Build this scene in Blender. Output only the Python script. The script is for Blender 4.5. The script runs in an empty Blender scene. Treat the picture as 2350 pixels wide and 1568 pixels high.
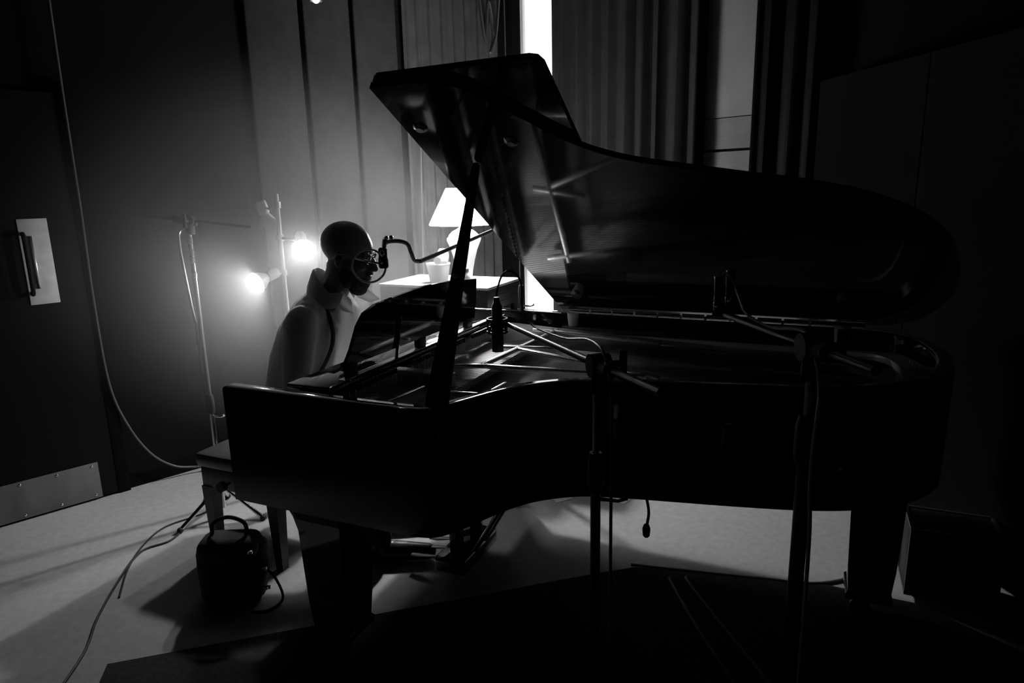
import bpy, bmesh, math, random
from math import sin, cos, pi, radians, atan2, hypot, sqrt
from mathutils import Vector, Matrix, noise

random.seed(7)
V = Vector
COL = bpy.context.scene.collection
SC = bpy.context.scene

# ------------------------------------------------------------------ camera
H = 1.6                                   # standing photographer's eye height
AZ, PITCH, ROLL = radians(24), radians(12.7), radians(1.3)
f0 = V((-sin(AZ), cos(AZ), 0)); zz = V((0, 0, 1))
fwd = f0 * cos(PITCH) - zz * sin(PITCH)
r0 = V((cos(AZ), sin(AZ), 0)); u0 = r0.cross(fwd)
rgt = r0 * cos(ROLL) - u0 * sin(ROLL)
up = u0 * cos(ROLL) + r0 * sin(ROLL)
cd = bpy.data.cameras.new('camera'); cam = bpy.data.objects.new('camera', cd); COL.objects.link(cam)
cd.sensor_width = 36; cd.lens = 1550 / 2350 * 36; cd.clip_start = 0.05; cd.clip_end = 60
m = Matrix((rgt, up, -fwd)).transposed().to_4x4(); m.translation = (0, 0, H)
cam.matrix_world = m
SC.camera = cam

# ------------------------------------------------------------------ world, exposure
w = bpy.data.worlds.new('night'); SC.world = w; w.use_nodes = True
w.node_tree.nodes['Background'].inputs[0].default_value = (0, 0, 0, 1)
w.node_tree.nodes['Background'].inputs[1].default_value = 0
vs = SC.view_settings
vs.view_transform = 'Standard'; vs.look = 'None'; vs.gamma = 1; vs.use_curve_mapping = False
vs.exposure = 0.0
SC.cycles.use_denoising = True
SC.cycles.max_bounces = 8; SC.cycles.diffuse_bounces = 3; SC.cycles.glossy_bounces = 5
SC.cycles.volume_bounces = 0; SC.cycles.sample_clamp_indirect = 3.0
SC.cycles.volume_max_steps = 64

# strength of each lamp, tuned here
TABLE_BULB, SHADE_GLOW = 2500.0, 55.0       # radiance of the glowing bulbs, shade and panes
SPOT_BULB = 750.0
GLOW_HAZE, GLOW_HAZE_AT, GLOW_HAZE_SIZE = 0.55, (-2.35, 2.52, 1.36), (.92, 1.15, .95)  # density, place and size of the added volume that imitates lens glow
WINDOW_GLOW = 0.95
CEILING_BULB = 40.0

# ------------------------------------------------------------------ materials (black-and-white photograph: all greys)
def mat(name, grey=0.5, rough=0.5, metal=0.0, emit=0.0, coat=0.0, trans=0.0, bump=0.0, bscale=60.0, var=0.0, vscale=8.0, spec=0.5, stretch=None):
    mt = bpy.data.materials.new(name); mt.use_nodes = True
    nt = mt.node_tree; b = nt.nodes['Principled BSDF']
    b.inputs['Base Color'].default_value = (grey, grey, grey, 1)
    b.inputs['Roughness'].default_value = rough
    b.inputs['Metallic'].default_value = metal
    b.inputs['Specular IOR Level'].default_value = spec
    b.inputs['Coat Weight'].default_value = coat
    b.inputs['Coat Roughness'].default_value = 0.04
    b.inputs['Transmission Weight'].default_value = trans
    if emit:
        b.inputs['Emission Color'].default_value = (1, 1, 1, 1)
        b.inputs['Emission Strength'].default_value = emit
    if bump or var:
        tc = nt.nodes.new('ShaderNodeTexCoord'); mp = nt.nodes.new('ShaderNodeMapping')
        nt.links.new(tc.outputs['Object'], mp.inputs['Vector'])
        if stretch: mp.inputs['Scale'].default_value = stretch
    if var:
        n = nt.nodes.new('ShaderNodeTexNoise'); n.inputs['Scale'].default_value = vscale; n.inputs['Detail'].default_value = 5
        r = nt.nodes.new('ShaderNodeValToRGB')
        lo, hi = grey * (1 - var), min(1, grey * (1 + var))
        r.color_ramp.elements[0].position = 0.3; r.color_ramp.elements[1].position = 0.7
        r.color_ramp.elements[0].color = (lo, lo, lo, 1); r.color_ramp.elements[1].color = (hi, hi, hi, 1)
        nt.links.new(mp.outputs[0], n.inputs['Vector']); nt.links.new(n.outputs['Fac'], r.inputs['Fac'])
        nt.links.new(r.outputs[0], b.inputs['Base Color'])
    if bump:
        n2 = nt.nodes.new('ShaderNodeTexNoise'); n2.inputs['Scale'].default_value = bscale; n2.inputs['Detail'].default_value = 4
        bp = nt.nodes.new('ShaderNodeBump'); bp.inputs['Strength'].default_value = bump; bp.inputs['Distance'].default_value = 0.004
        nt.links.new(mp.outputs[0], n2.inputs['Vector']); nt.links.new(n2.outputs['Fac'], bp.inputs['Height'])
        nt.links.new(bp.outputs[0], b.inputs['Normal'])
    return mt

M = dict(
    lacquer=mat('black_lacquer', 0.006, 0.07, spec=0.9, coat=1.0),
    satin=mat('black_satin', 0.008, 0.35),
    wood=mat('black_wood', 0.010, 0.4, var=0.3, vscale=5, stretch=(1, 8, 1)),
    plate=mat('cast_plate', 0.75, 0.45, metal=0.4, bump=0.1, bscale=180),
    bar=mat('plate_bar', 0.95, 0.22, metal=0.8), steel=mat('satin_steel', 0.75, 0.35, metal=0.25),
    board=mat('soundboard', 0.42, 0.45, var=0.2, vscale=4, stretch=(1, 14, 1)),
    string=mat('string_steel', 0.6, 0.3, metal=1.0),
    felt=mat('white_felt', 0.8, 0.9, bump=0.4, bscale=300),
    ivory=mat('key_white', 0.8, 0.25), ebony=mat('key_black', 0.01, 0.3),
    chrome=mat('chrome', 0.85, 0.12, metal=1.0),
    brass=mat('brass', 0.6, 0.25, metal=1.0),
    blackmetal=mat('black_metal', 0.012, 0.35, metal=0.2),
    greymetal=mat('grey_metal', 0.30, 0.35, metal=0.8),
    rubber=mat('rubber', 0.012, 0.6),
    cable=mat('black_cable', 0.02, 0.5), palecable=mat('pale_cable', 0.9, 0.5),
    wallcable=mat('wall_cable', 0.09, 0.5), midcable=mat('grey_cable', 0.2, 0.45),
    floor=mat('floor', 0.46, 0.55, var=0.10, vscale=30, bump=0.08, bscale=160),
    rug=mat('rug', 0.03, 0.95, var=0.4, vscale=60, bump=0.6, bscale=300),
    wall=mat('wall_paint', 0.006, 0.9, spec=0.05, var=0.12, vscale=3, bump=0.1, bscale=90),
    darkwall=mat('dark_paint', 0.004, 0.9, spec=0.05),
    paleplaster=mat('pale_plaster', 0.22, 0.8, var=0.1, vscale=4),
    panel=mat('panel_cloth', 0.036, 0.95, spec=0.05, var=0.15, vscale=14, bump=0.3, bscale=260),
    curtain=mat('curtain_cloth', 0.055, 0.9, spec=0.05, var=0.15, vscale=10, bump=0.2, bscale=260),
    darkcurtain=mat('dark_curtain', 0.018, 0.75, spec=0.15, var=0.2, vscale=10),
    door=mat('door_paint', 0.004, 0.6, spec=0.1), plateal=mat('aluminium', 0.75, 0.5, metal=0.1, var=0.12, vscale=20, bump=0.05, bscale=120),
    kick=mat('kick_plate', 0.13, 0.5, metal=0.2, var=0.25, vscale=9, stretch=(1, 1, 0.3)),
    white=mat('white_plastic', 0.8, 0.4), paper=mat('paper', 0.85, 0.7), ceramic=mat('white_ceramic', 0.85, 0.2),
    lampmetal=mat('white_lamp_metal', 0.7, 0.4), desk=mat('desk_top', 0.75, 0.4, var=0.06, vscale=6),
    shade=mat('lit_shade', 0.8, 0.9, emit=SHADE_GLOW), bulb=mat('table_bulb', 0.8, 0.5, emit=TABLE_BULB), spotbulb=mat('spot_bulb', 0.8, 0.5, emit=SPOT_BULB),
    glow=mat('window_pane', 0.8, 0.5, emit=WINDOW_GLOW), spotglow=mat('ceiling_bulb', 0.8, 0.5, emit=CEILING_BULB),
    skin=mat('skin', 0.10, 0.35, bump=0.08, bscale=220, var=0.15, vscale=20), beard=mat('beard', 0.012, 0.8, bump=0.9, bscale=350),
    eye=mat('eye_white', 0.7, 0.2), iris=mat('iris', 0.01, 0.1),
    jacket=mat('jacket_cloth', 0.62, 0.85, var=0.1, vscale=12, bump=0.25, bscale=240),
    trousers=mat('trousers', 0.03, 0.85),
    shoe=mat('shoe_leather', 0.015, 0.4), bag=mat('bag_cloth', 0.010, 0.75, bump=0.3, bscale=200),
    leather=mat('bench_leather', 0.05, 0.32, bump=0.2, bscale=140),
    casep=mat('case_panel', 0.012, 0.5, var=0.3, vscale=20), strapm=mat('strap', 0.02, 0.7),
)
def thin_white(name, grey):
    mt = bpy.data.materials.new(name); mt.use_nodes = True; nt = mt.node_tree; b = nt.nodes['Principled BSDF']
    b.inputs['Base Color'].default_value = (grey, grey, grey, 1); b.inputs['Roughness'].default_value = .6
    t = nt.nodes.new('ShaderNodeBsdfTranslucent'); t.inputs[0].default_value = (grey, grey, grey, 1)
    x = nt.nodes.new('ShaderNodeMixShader'); x.inputs[0].default_value = .5
    nt.links.new(b.outputs[0], x.inputs[1]); nt.links.new(t.outputs[0], x.inputs[2]); nt.links.new(x.outputs[0], nt.nodes['Material Output'].inputs['Surface'])
    return mt
def glass_mat(name, rough=0.02):
    mt = bpy.data.materials.new(name); mt.use_nodes = True
    b = mt.node_tree.nodes['Principled BSDF']
    b.inputs['Base Color'].default_value = (.92, .92, .92, 1); b.inputs['Roughness'].default_value = rough
    b.inputs['Transmission Weight'].default_value = 1.0; b.inputs['IOR'].default_value = 1.45
    return mt
M['glass'] = glass_mat('clear_glass', 0.05); M['frosted'] = thin_white('frosted_glass', .55)
M['gauze'] = mat('gauze', 0.03, 0.8)
nt = M['gauze'].node_tree
tr = nt.nodes.new('ShaderNodeBsdfTransparent'); mx = nt.nodes.new('ShaderNodeMixShader'); mx.inputs[0].default_value = 0.35
nt.links.new(tr.outputs[0], mx.inputs[1]); nt.links.new(nt.nodes['Principled BSDF'].outputs[0], mx.inputs[2])
nt.links.new(mx.outputs[0], nt.nodes['Material Output'].inputs['Surface'])

M['thinwhite'] = thin_white('thin_white', .85); M['shirt'] = thin_white('shirt_cloth', .88)

# ------------------------------------------------------------------ mesh helpers
WL = {}
def wloc(o): return WL.get(o.name, V((0, 0, 0)))

def finish(name, me, material, parent, origin, smooth):
    o = bpy.data.objects.new(name, me); COL.objects.link(o)
    if material is not None: me.materials.append(material)
    if smooth:
        me.polygons.foreach_set('use_smooth', [True] * len(me.polygons))
        try: me.set_sharp_from_angle(angle=radians(smooth if smooth is not True else 40))
        except Exception: pass
    if parent is not None:
        off = wloc(parent); o.parent = parent
    else:
        if origin is None:
            xs = [v.co for v in me.vertices]
            lo = V([min(c[i] for c in xs) for i in range(3)]); hi = V([max(c[i] for c in xs) for i in range(3)])
            origin = V(((lo.x + hi.x) / 2, (lo.y + hi.y) / 2, lo.z))
        off = V(origin); o.location = off
    me.transform(Matrix.Translation(-off))
    WL[o.name] = off
    return o

def obj(name, bm, material, parent=None, origin=None, smooth=40):
    me = bpy.data.meshes.new(name); bm.normal_update(); bm.to_mesh(me); bm.free()
    return finish(name, me, material, parent, origin, smooth)

def thing(name, label, cat, loc, group=None):
    o = bpy.data.objects.new(name, None); COL.objects.link(o); o.location = loc; WL[o.name] = V(loc)
    o.empty_display_size = 0.1
    o['label'] = label; o['category'] = cat
    if group: o['group'] = group
    return o
def tag(o, label, cat, group=None):
    o['label'] = label; o['category'] = cat
    if group: o['group'] = group
    return o
def struct(o): o['kind'] = 'structure'; return o
def stuff(o): o['kind'] = 'stuff'; return o

def NB(): return bmesh.new()
def box(bm, c, s, rot=None, bev=0.0, seg=2):
    r = bmesh.ops.create_cube(bm, size=1.0)
    vs_ = r['verts']
    bmesh.ops.scale(bm, vec=V(s), verts=vs_)
    if bev > 0:
        es = list({e for v in vs_ for e in v.link_edges})
        rb = bmesh.ops.bevel(bm, geom=es, offset=bev, segments=seg, affect='EDGES', profile=0.5)
        vs_ = list({v for f in rb['faces'] for v in f.verts} | {v for v in vs_ if v.is_valid})
    if rot is not None: bmesh.ops.rotate(bm, cent=(0, 0, 0), matrix=rot, verts=vs_)
    bmesh.ops.translate(bm, vec=V(c), verts=vs_)
    return vs_
def bxx(x0, x1, y0, y1, z0, z1, bev=0.004):
    bm = NB(); box(bm, ((x0 + x1) / 2, (y0 + y1) / 2, (z0 + z1) / 2), (abs(x1 - x0), abs(y1 - y0), abs(z1 - z0)), bev=bev); return bm
def frame_of(t):
    t = t.normalized(); a = V((0, 0, 1)) if abs(t.z) < 0.9 else V((1, 0, 0))
    n = t.cross(a).normalized(); return n, t.cross(n).normalized()
def tube(bm, pts, rad, n=12, caps=True, flat=1.0):
    pts = [V(p) for p in pts]; k = len(pts)
    rad = rad if isinstance(rad, (list, tuple)) else [rad] * k
    rings = []; nrm = None
    for i, p in enumerate(pts):
        t = (pts[min(i + 1, k - 1)] - pts[max(i - 1, 0)])
        t = t.normalized() if t.length > 1e-9 else V((0, 0, 1))
        if nrm is None: nrm, _ = frame_of(t)
        nrm = (nrm - t * nrm.dot(t)); nrm = nrm.normalized() if nrm.length > 1e-6 else frame_of(t)[0]
        b = t.cross(nrm)
        rings.append([bm.verts.new(p + (nrm * cos(2 * pi * j / n) + b * sin(2 * pi * j / n) * flat) * rad[i]) for j in range(n)])
    for a, c in zip(rings, rings[1:]):
        for j in range(n): bm.faces.new((a[j], a[(j + 1) % n], c[(j + 1) % n], c[j]))
    if caps:
        bm.faces.new(list(reversed(rings[0]))); bm.faces.new(rings[-1])
    return bm
def spline(pts, n=8):
    pts = [V(p) for p in pts]; out = []
    P = [pts[0] * 2 - pts[1]] + pts + [pts[-1] * 2 - pts[-2]]
    for i in range(1, len(P) - 2):
        a, b, c, d = P[i - 1:i + 3]
        for k in range(n):
            t = k / n
            out.append(0.5 * ((2 * b) + (c - a) * t + (2 * a - 5 * b + 4 * c - d) * t * t + (3 * b - a - 3 * c + d) * t ** 3))
    out.append(pts[-1]); return out
def capsule(bm, pts, rad, n=14, sy=1.0):
    """tube with rounded ends; sy widens it across"""
    pts = [V(p) for p in pts]
    rad = list(rad) if isinstance(rad, (list, tuple)) else [rad] * len(pts)
    def ends(p, q, r):
        d = (p - q).normalized()
        return [(p + d * r * s, r * c) for s, c in ((0.98, 0.18), (0.8, 0.6), (0.45, 0.89))]
    a = ends(pts[0], pts[1], rad[0]); z = ends(pts[-1], pts[-2], rad[-1])
    P = [q for q, _ in a] + pts + [q for q, _ in reversed(z)]
    R = [q for _, q in a] + rad + [q for _, q in reversed(z)]
    return tube(bm, P, R, n)
def lathe(bm, prof, n=24, mtx=None):
    """prof: (r, z) from bottom to top; r=0 ends are closed"""
    rings = []; new = []
    for r, z in prof:
        if r < 1e-6: rings.append([bm.verts.new((0, 0, z))])
        else: rings.append([bm.verts.new((r * cos(2 * pi * j / n), r * sin(2 * pi * j / n), z)) for j in range(n)])
        new += rings[-1]
    for a, b in zip(rings, rings[1:]):
        for j in range(n):
            if len(a) == 1 and len(b) == 1: continue
            if len(a) == 1: bm.faces.new((a[0], b[(j + 1) % n], b[j])) if False else bm.faces.new((b[j], a[0], b[(j + 1) % n]))
            elif len(b) == 1: bm.faces.new((a[j], a[(j + 1) % n], b[0]))
            else: bm.faces.new((a[j], a[(j + 1) % n], b[(j + 1) % n], b[j]))
    if mtx is not None:
        for v in new: v.co = mtx @ v.co
    return bm
def prism(bm, outline, z0, z1):
    a = [bm.verts.new((p[0], p[1], z0)) for p in outline]; b = [bm.verts.new((p[0], p[1], z1)) for p in outline]
    n = len(outline)
    bm.faces.new(list(reversed(a))); bm.faces.new(b)
    for i in range(n): bm.faces.new((a[i], a[(i + 1) % n], b[(i + 1) % n], b[i]))
    bmesh.ops.recalc_face_normals(bm, faces=bm.faces[:])
    return bm
def ellipsoid(bm, c, r, rot=None, u=20, v=14):
    s = bmesh.ops.create_uvsphere(bm, u_segments=u, v_segments=v, radius=1.0)['verts']
    bmesh.ops.scale(bm, vec=V(r), verts=s)
    if rot is not None: bmesh.ops.rotate(bm, cent=(0, 0, 0), matrix=rot, verts=s)
    bmesh.ops.translate(bm, vec=V(c), verts=s); return s
def aim(d, at=(0, 0, 0)):
    d = V(d).normalized(); q = d.to_track_quat('Z', 'Y')
    m_ = q.to_matrix().to_4x4(); m_.translation = V(at); return m_
def cyl(a, b, r, n=12): return tube(NB(), [a, b], r, n)
def light(name, loc, power, r=0.03, kind='POINT', d=None, ang=100, blend=0.5):
    ld = bpy.data.lights.new(name, kind); ld.energy = power; ld.shadow_soft_size = r
    o = bpy.data.objects.new(name, ld); COL.objects.link(o); o.location = loc
    if kind == 'SPOT':
        ld.spot_size = radians(ang); ld.spot_blend = blend
        o.rotation_euler = V(d).to_track_quat('-Z', 'Y').to_euler()
    return o

# ------------------------------------------------------------------ the room
CA = V((-2.308, 5.214, 0))                 # far corner of the room
dL = V((.371, .929, 0)).normalized(); dB = V((.929, -.371, 0)).normalized()
CZ = 3.3
def wallbox(name, p, q, z0, z1, th, material, out):
    """wall from p to q, thickness th towards 'out'"""
    bm = NB(); o = [p, q, q + out * th, p + out * th]; prism(bm, [(a.x, a.y) for a in o], z0, z1)
    return struct(obj(name, bm, material, smooth=False))
L0 = CA - dL * 8.2; B1 = CA + dB * 7.0; R1 = B1 - dL * 8.2
fl = NB(); prism(fl, [(a.x, a.y) for a in (L0 - dL * .1 - dB * .1, R1 - dL * .1 + dB * .1, B1 + dB * .1 + dL * .1, CA - dB * .1 + dL * .1)], -0.1, 0)
floor = struct(obj('floor', fl, M['floor'], smooth=False))
ce = NB(); prism(ce, [(a.x, a.y) for a in (L0 - dL * .1 - dB * .1, R1 - dL * .1 + dB * .1, B1 + dB * .1 + dL * .1, CA - dB * .1 + dL * .1)], CZ, CZ + .1)
struct(obj('ceiling', ce, M['darkwall'], smooth=False))
def LW(s, off=0.0, z=0.0): return CA - dL * s + dB * off + zz * z        # a point on the left wall, s back from the corner
def BW(t, off=0.0, z=0.0): return CA + dB * t - dL * off + zz * z        # a point on the back wall
wall_left = wallbox('wall_left', L0, CA, 0, CZ, .1, M['wall'], -dB)
wallbox('wall_right', B1, R1, 0, CZ, .1, M['darkwall'], dB)
wallbox('wall_rear', R1, L0, 0, CZ, .1, M['darkwall'], -dL)
# back wall in pieces round the window slot
WT0, WT1, WZ0, WZ1 = 0.135, 0.80, 0.40, 3.22
bmw = NB()
for (a, b, z0, z1) in ((-.1, WT0, 0, CZ), (WT0, WT1, 0, WZ0), (WT0, WT1, WZ1, CZ), (WT1, 7.1, 0, CZ)):
    o = [BW(a), BW(b), BW(b, -.1), BW(a, -.1)]; prism(bmw, [(p.x, p.y) for p in o], z0, z1)
struct(obj('wall_back', bmw, M['wall'], smooth=False))
wf = NB()
for (a, b, z0, z1) in ((WT0, WT0 + .03, WZ0, WZ1), (WT1 - .03, WT1, WZ0, WZ1), (WT0 + .03, WT1 - .03, WZ0, WZ0 + .03), (WT0 + .03, WT1 - .03, WZ1 - .03, WZ1)):
    o = [BW(a, -.015), BW(b, -.015), BW(b, -.085), BW(a, -.085)]; prism(wf, [(p.x, p.y) for p in o], z0, z1)
win = struct(obj('window_1', wf, M['white'], smooth=False))
wp = NB(); o = [BW(WT0 + .03, -.04), BW(WT1 - .03, -.04), BW(WT1 - .03, -.05), BW(WT0 + .03, -.05)]
prism(wp, [(p.x, p.y) for p in o], WZ0 + .03, WZ1 - .03); obj('window_pane', wp, M['glow'], win, smooth=False)

# cloth panels clad the left wall
def wall_panel(s0, s1, z0, z1, th=.04):
    bm = NB(); L = abs(s1 - s0); c = LW((s0 + s1) / 2, th / 2 + .001, (z0 + z1) / 2)
    box(bm, c, (th, L, z1 - z0), rot=Matrix.Rotation(-atan2(dL.x, dL.y), 3, 'Z'), bev=.012, seg=3)
    return obj('panel', bm, M['panel'], wall_left)
for s0, s1 in ((1.08, 1.41), (1.44, 1.765), (1.795, 2.135), ):
    wall_panel(s0, s1, .25, 3.0)
sk = NB(); o = [LW(0.02, .001), LW(8.0, .001), LW(8.0, .016), LW(.02, .016)]; prism(sk, [(p.x, p.y) for p in o], 0, .07)
struct(obj('baseboard_left', sk, M['darkwall'], smooth=False))

# ------------------------------------------------------------------ door with handle plate and kick plate
RL = Matrix.Rotation(-atan2(dL.x, dL.y), 3, 'Z')
def on_left(s, off, z, size, material, name, parent, bev=.003):
    """box on the left wall: size = (thickness, along the wall, height)"""
    bm = NB(); box(bm, LW(s, off, z), size, rot=RL, bev=bev); return obj(name, bm, material, parent)
door = on_left(3.62, .022, 1.06, (.040, .98, 2.10), M['door'], 'door_1', None, .004); struct(door)
on_left(3.10, .02, 1.08, (.05, .06, 2.16), M['darkwall'], 'door_frame', door)
kp = on_left(3.66, .046, .112, (.004, .90, .20), M['kick'], 'kick_plate', door, .001)
for s in (3.24, 3.40, 3.56, 3.72):
    for z in (.03, .195):
        bm = NB(); lathe(bm, [(0, .004), (.004, .0035), (.007, .001), (.0075, -.002)][::-1], 10, aim(dB, LW(s, .048, z))); obj('screw', bm, M['chrome'], kp)
pl = on_left(3.315, .045, 1.302, (.006, .125, .42), M['plateal'], 'handle_plate', door, .002)
hb = NB()
hc = [LW(3.365, .048, 1.44), LW(3.365, .085, 1.43), LW(3.365, .09, 1.30), LW(3.365, .085, 1.16), LW(3.365, .048, 1.15)]
tube(hb, spline(hc, 5), .010, 10); obj('pull_handle', hb, M['door'], pl)
hr = NB(); box(hr, LW(3.335, .052, 1.30), (.010, .018, .26), rot=RL, bev=.002); obj('handle_rim', hr, M['chrome'], pl)

# ------------------------------------------------------------------ curtains and blind at the back wall
def curtain(name, pts, z0, z1, amp, folds, material, label, seed, parent_kw=None):
    rnd = random.Random(seed); p, q = pts; L = (q - p).length; d = (q - p).normalized(); nrm = V((-d.y, d.x, 0))
    nu, nv = folds * 12, 14; bm = NB(); grid = []
    ph = [rnd.uniform(-.7, .7) for _ in range(folds + 2)]; am = [rnd.uniform(.6, 1.2) for _ in range(folds + 2)]
    for j in range(nv + 1):
        tz = j / nv; z = z0 + (z1 - z0) * tz; row = []
        for i in range(nu + 1):
            u = i / nu * folds; k = int(u); fr = u - k
            a = am[k] * (1 - fr) + am[k + 1] * fr; f = ph[k] * (1 - fr) + ph[k + 1] * fr
            dd = amp * a * (0.8 + .4 * (1 - tz)) * sin(2 * pi * u + f + .35 * sin(2.2 * tz + k)) + amp * .25 * sin(4 * pi * u + 1.7 * f)
            row.append(bm.verts.new(p + d * (i / nu * L + .25 * amp * sin(4 * pi * u + f)) + nrm * dd + zz * z))
        grid.append(row)
    for a, b in zip(grid, grid[1:]):
        for i in range(nu): bm.faces.new((a[i], a[i + 1], b[i + 1], b[i]))
    o = obj(name, bm, material, smooth=180)
    md = o.modifiers.new('thick', 'SOLIDIFY'); md.thickness = .004
    return tag(o, label, 'curtain')
curtain('curtain', (BW(.585, .11), BW(1.79, .11)), .05, 3.15, .035, 9, M['darkcurtain'], 'dark pleated curtain right of the bright window slot, behind the raised lid', 3)
curtain('curtain', (LW(1.04, .07), LW(.16, .07)), .06, 3.15, .022, 8, M['curtain'], 'grey pleated curtain left of the bright window slot', 5)
curtain('curtain', (BW(2.13, .10), BW(2.50, .10)), .05, 3.15, .03, 3, M['door'], 'black drape beside the pale blind, reaching the ceiling', 8)
bl = thing('window_blind', 'pale slatted blind hanging between dark curtains above the piano lid', 'blind', BW(1.93, .05))
bm = NB(); o = [BW(1.78, .02), BW(2.10, .02), BW(2.10, .03), BW(1.78, .03)]; prism(bm, [(p.x, p.y) for p in o], 2.0, 3.1); obj('blind_sheet', bm, M['paleplaster'], bl)
bm = NB()
RB = Matrix.Rotation(atan2(dB.y, dB.x), 3, 'Z')
for k in range(52):
    z = 1.985 - k * .018
    if abs(z - 1.80) < .010: continue
    box(bm, BW(1.94, .025, z), (.32, .003, .020), rot=RB @ Matrix.Rotation(radians(-14), 3, 'X'))
stuff(obj('slats', bm, M['paleplaster'], bl, smooth=False))
bm = NB(); box(bm, BW(1.94, .025, 1.05), (.32, .02, .02), rot=RB, bev=.003); obj('bottom_rail', bm, M['paleplaster'], bl)
# cords
bm = NB(); tube(bm, spline([LW(.14, .12, 3.1), LW(.142, .125, 2.6), LW(.15, .12, 1.9)], 6), .006, 8)
tag(obj('cord', bm, M['cable']), 'thin black cord hanging beside the bright window slot', 'cord')
bm = NB(); tube(bm, spline([LW(1.01, .16, 2.25), LW(1.015, .16, 1.9), LW(1.035, .155, 1.3), LW(1.04, .15, .9)], 6), .006, 8)
tag(obj('pull_cord', bm, M['wallcable']), 'thin pale cord hanging down behind the table lamp', 'cord')
bm = NB(); tube(bm, spline([LW(.2, .13, 3.0), LW(.26, .15, 2.72), LW(.3, .13, 2.60), LW(.26, .12, 2.72), LW(.32, .14, 2.95), LW(.36, .14, 2.68), LW(.4, .12, 3.0)], 8), .012, 8)
tag(obj('cable_loop', bm, M['cable']), 'loops of black cable hung at the top of the grey curtain', 'cable')

# ------------------------------------------------------------------ free-standing dark screen on the right
G0, G1 = V((-.02, 4.16, 0)), V((1.25, 2.17, 0)); gd = (G1 - G0).normalized(); gn = V((-gd.y, gd.x, 0))
sc_ = thing('acoustic_screen', 'tall black free-standing acoustic screen at the right of the room', 'screen', (G0 + G1) / 2)
L = (G1 - G0).length
for k in range(3):
    a, b = G0 + gd * (k * L / 3 + .004), G0 + gd * ((k + 1) * L / 3 - .004)
    bm = NB(); o = [a, b, b + gn * .05, a + gn * .05]; prism(bm, [(p.x, p.y) for p in o], .04, 2.125); obj('screen_panel', bm, M['darkwall'], sc_)
for k in (0.3, 1.5, 2.7):
    c = G0 + gd * (k * L / 3) + gn * .025
    bm = NB(); box(bm, c + zz * .02, (.04, .40, .04), rot=Matrix.Rotation(atan2(gd.y, gd.x), 3, 'Z'), bev=.004); obj('foot', bm, M['blackmetal'], sc_)

# ------------------------------------------------------------------ rugs, stretched past their own edges to stand in for floor shade
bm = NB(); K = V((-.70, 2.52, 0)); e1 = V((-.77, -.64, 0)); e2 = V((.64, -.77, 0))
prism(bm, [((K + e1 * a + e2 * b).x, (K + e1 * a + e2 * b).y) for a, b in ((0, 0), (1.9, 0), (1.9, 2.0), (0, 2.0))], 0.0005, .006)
tag(obj('rug', bm, M['rug'], smooth=False), 'dark flat rug on the floor under the leg at the piano keyboard end, stretched left to stand in for shade', 'rug')
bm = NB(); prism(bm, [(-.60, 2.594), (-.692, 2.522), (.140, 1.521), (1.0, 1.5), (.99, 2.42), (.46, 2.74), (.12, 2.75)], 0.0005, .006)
tag(obj('rug', bm, M['rug'], smooth=False), 'dark flat rug on the floor under the piano tail, stretched right to stand in for shade', 'rug')

# ------------------------------------------------------------------ grand piano (x runs from keyboard to tail, y from treble to bass)
piano = thing('grand_piano', 'black grand piano with raised lid in the middle of the room', 'piano', (-.65, 2.35, 0))
RT, RBZ = 1.0, .61                          # rim top and underside
ctrl = [(-1.705, 1.53), (-1.45, 1.53), (-1.2, 1.53), (-1.03, 1.532), (-.955, 1.548), (-.915, 1.595), (-.88, 1.665), (-.845, 1.745), (-.79, 1.84), (-.72, 1.91),
        (-.63, 1.965), (-.5, 2.0), (-.35, 2.03), (-.15, 2.07), (.05, 2.12), (.2, 2.185), (.32, 2.275), (.41, 2.40), (.46, 2.55), (.475, 2.72),
        (.455, 2.9), (.40, 3.03), (.3, 3.11), (.12, 3.135), (-.3, 3.135), (-.8, 3.135), (-1.3, 3.135), (-1.705, 3.135)]
outer = spline([V((a, b, 0)) for a, b in ctrl], 4)
def offset(poly, d):
    out = []
    for i, p in enumerate(poly):
        t = (poly[min(i + 1, len(poly) - 1)] - poly[max(i - 1, 0)]).normalized()
        out.append(p + V((-t.y, t.x, 0)) * d)
    return out
inner = offset(outer, .058)
bm = NB(); n = len(outer); be = .006
oo = offset(outer, be); ii = offset(outer, .058 - be)
def ring(pts, z): return [bm.verts.new((p.x, p.y, z)) for p in pts]
loops = [ring(inner, RBZ), ring(outer, RBZ), ring(outer, RT - be), ring(oo, RT), ring(ii, RT), ring(inner, RT - be)]
for a, b in zip(loops, loops[1:] + loops[:1]):
    for i in range(n - 1): bm.faces.new((a[i], a[i + 1], b[i + 1], b[i]))
bm.faces.new([l[0] for l in loops]); bm.faces.new([l[-1] for l in reversed(loops)])
bmesh.ops.recalc_face_normals(bm, faces=bm.faces[:])
obj('rim', bm, M['lacquer'], piano, smooth=50)
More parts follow.
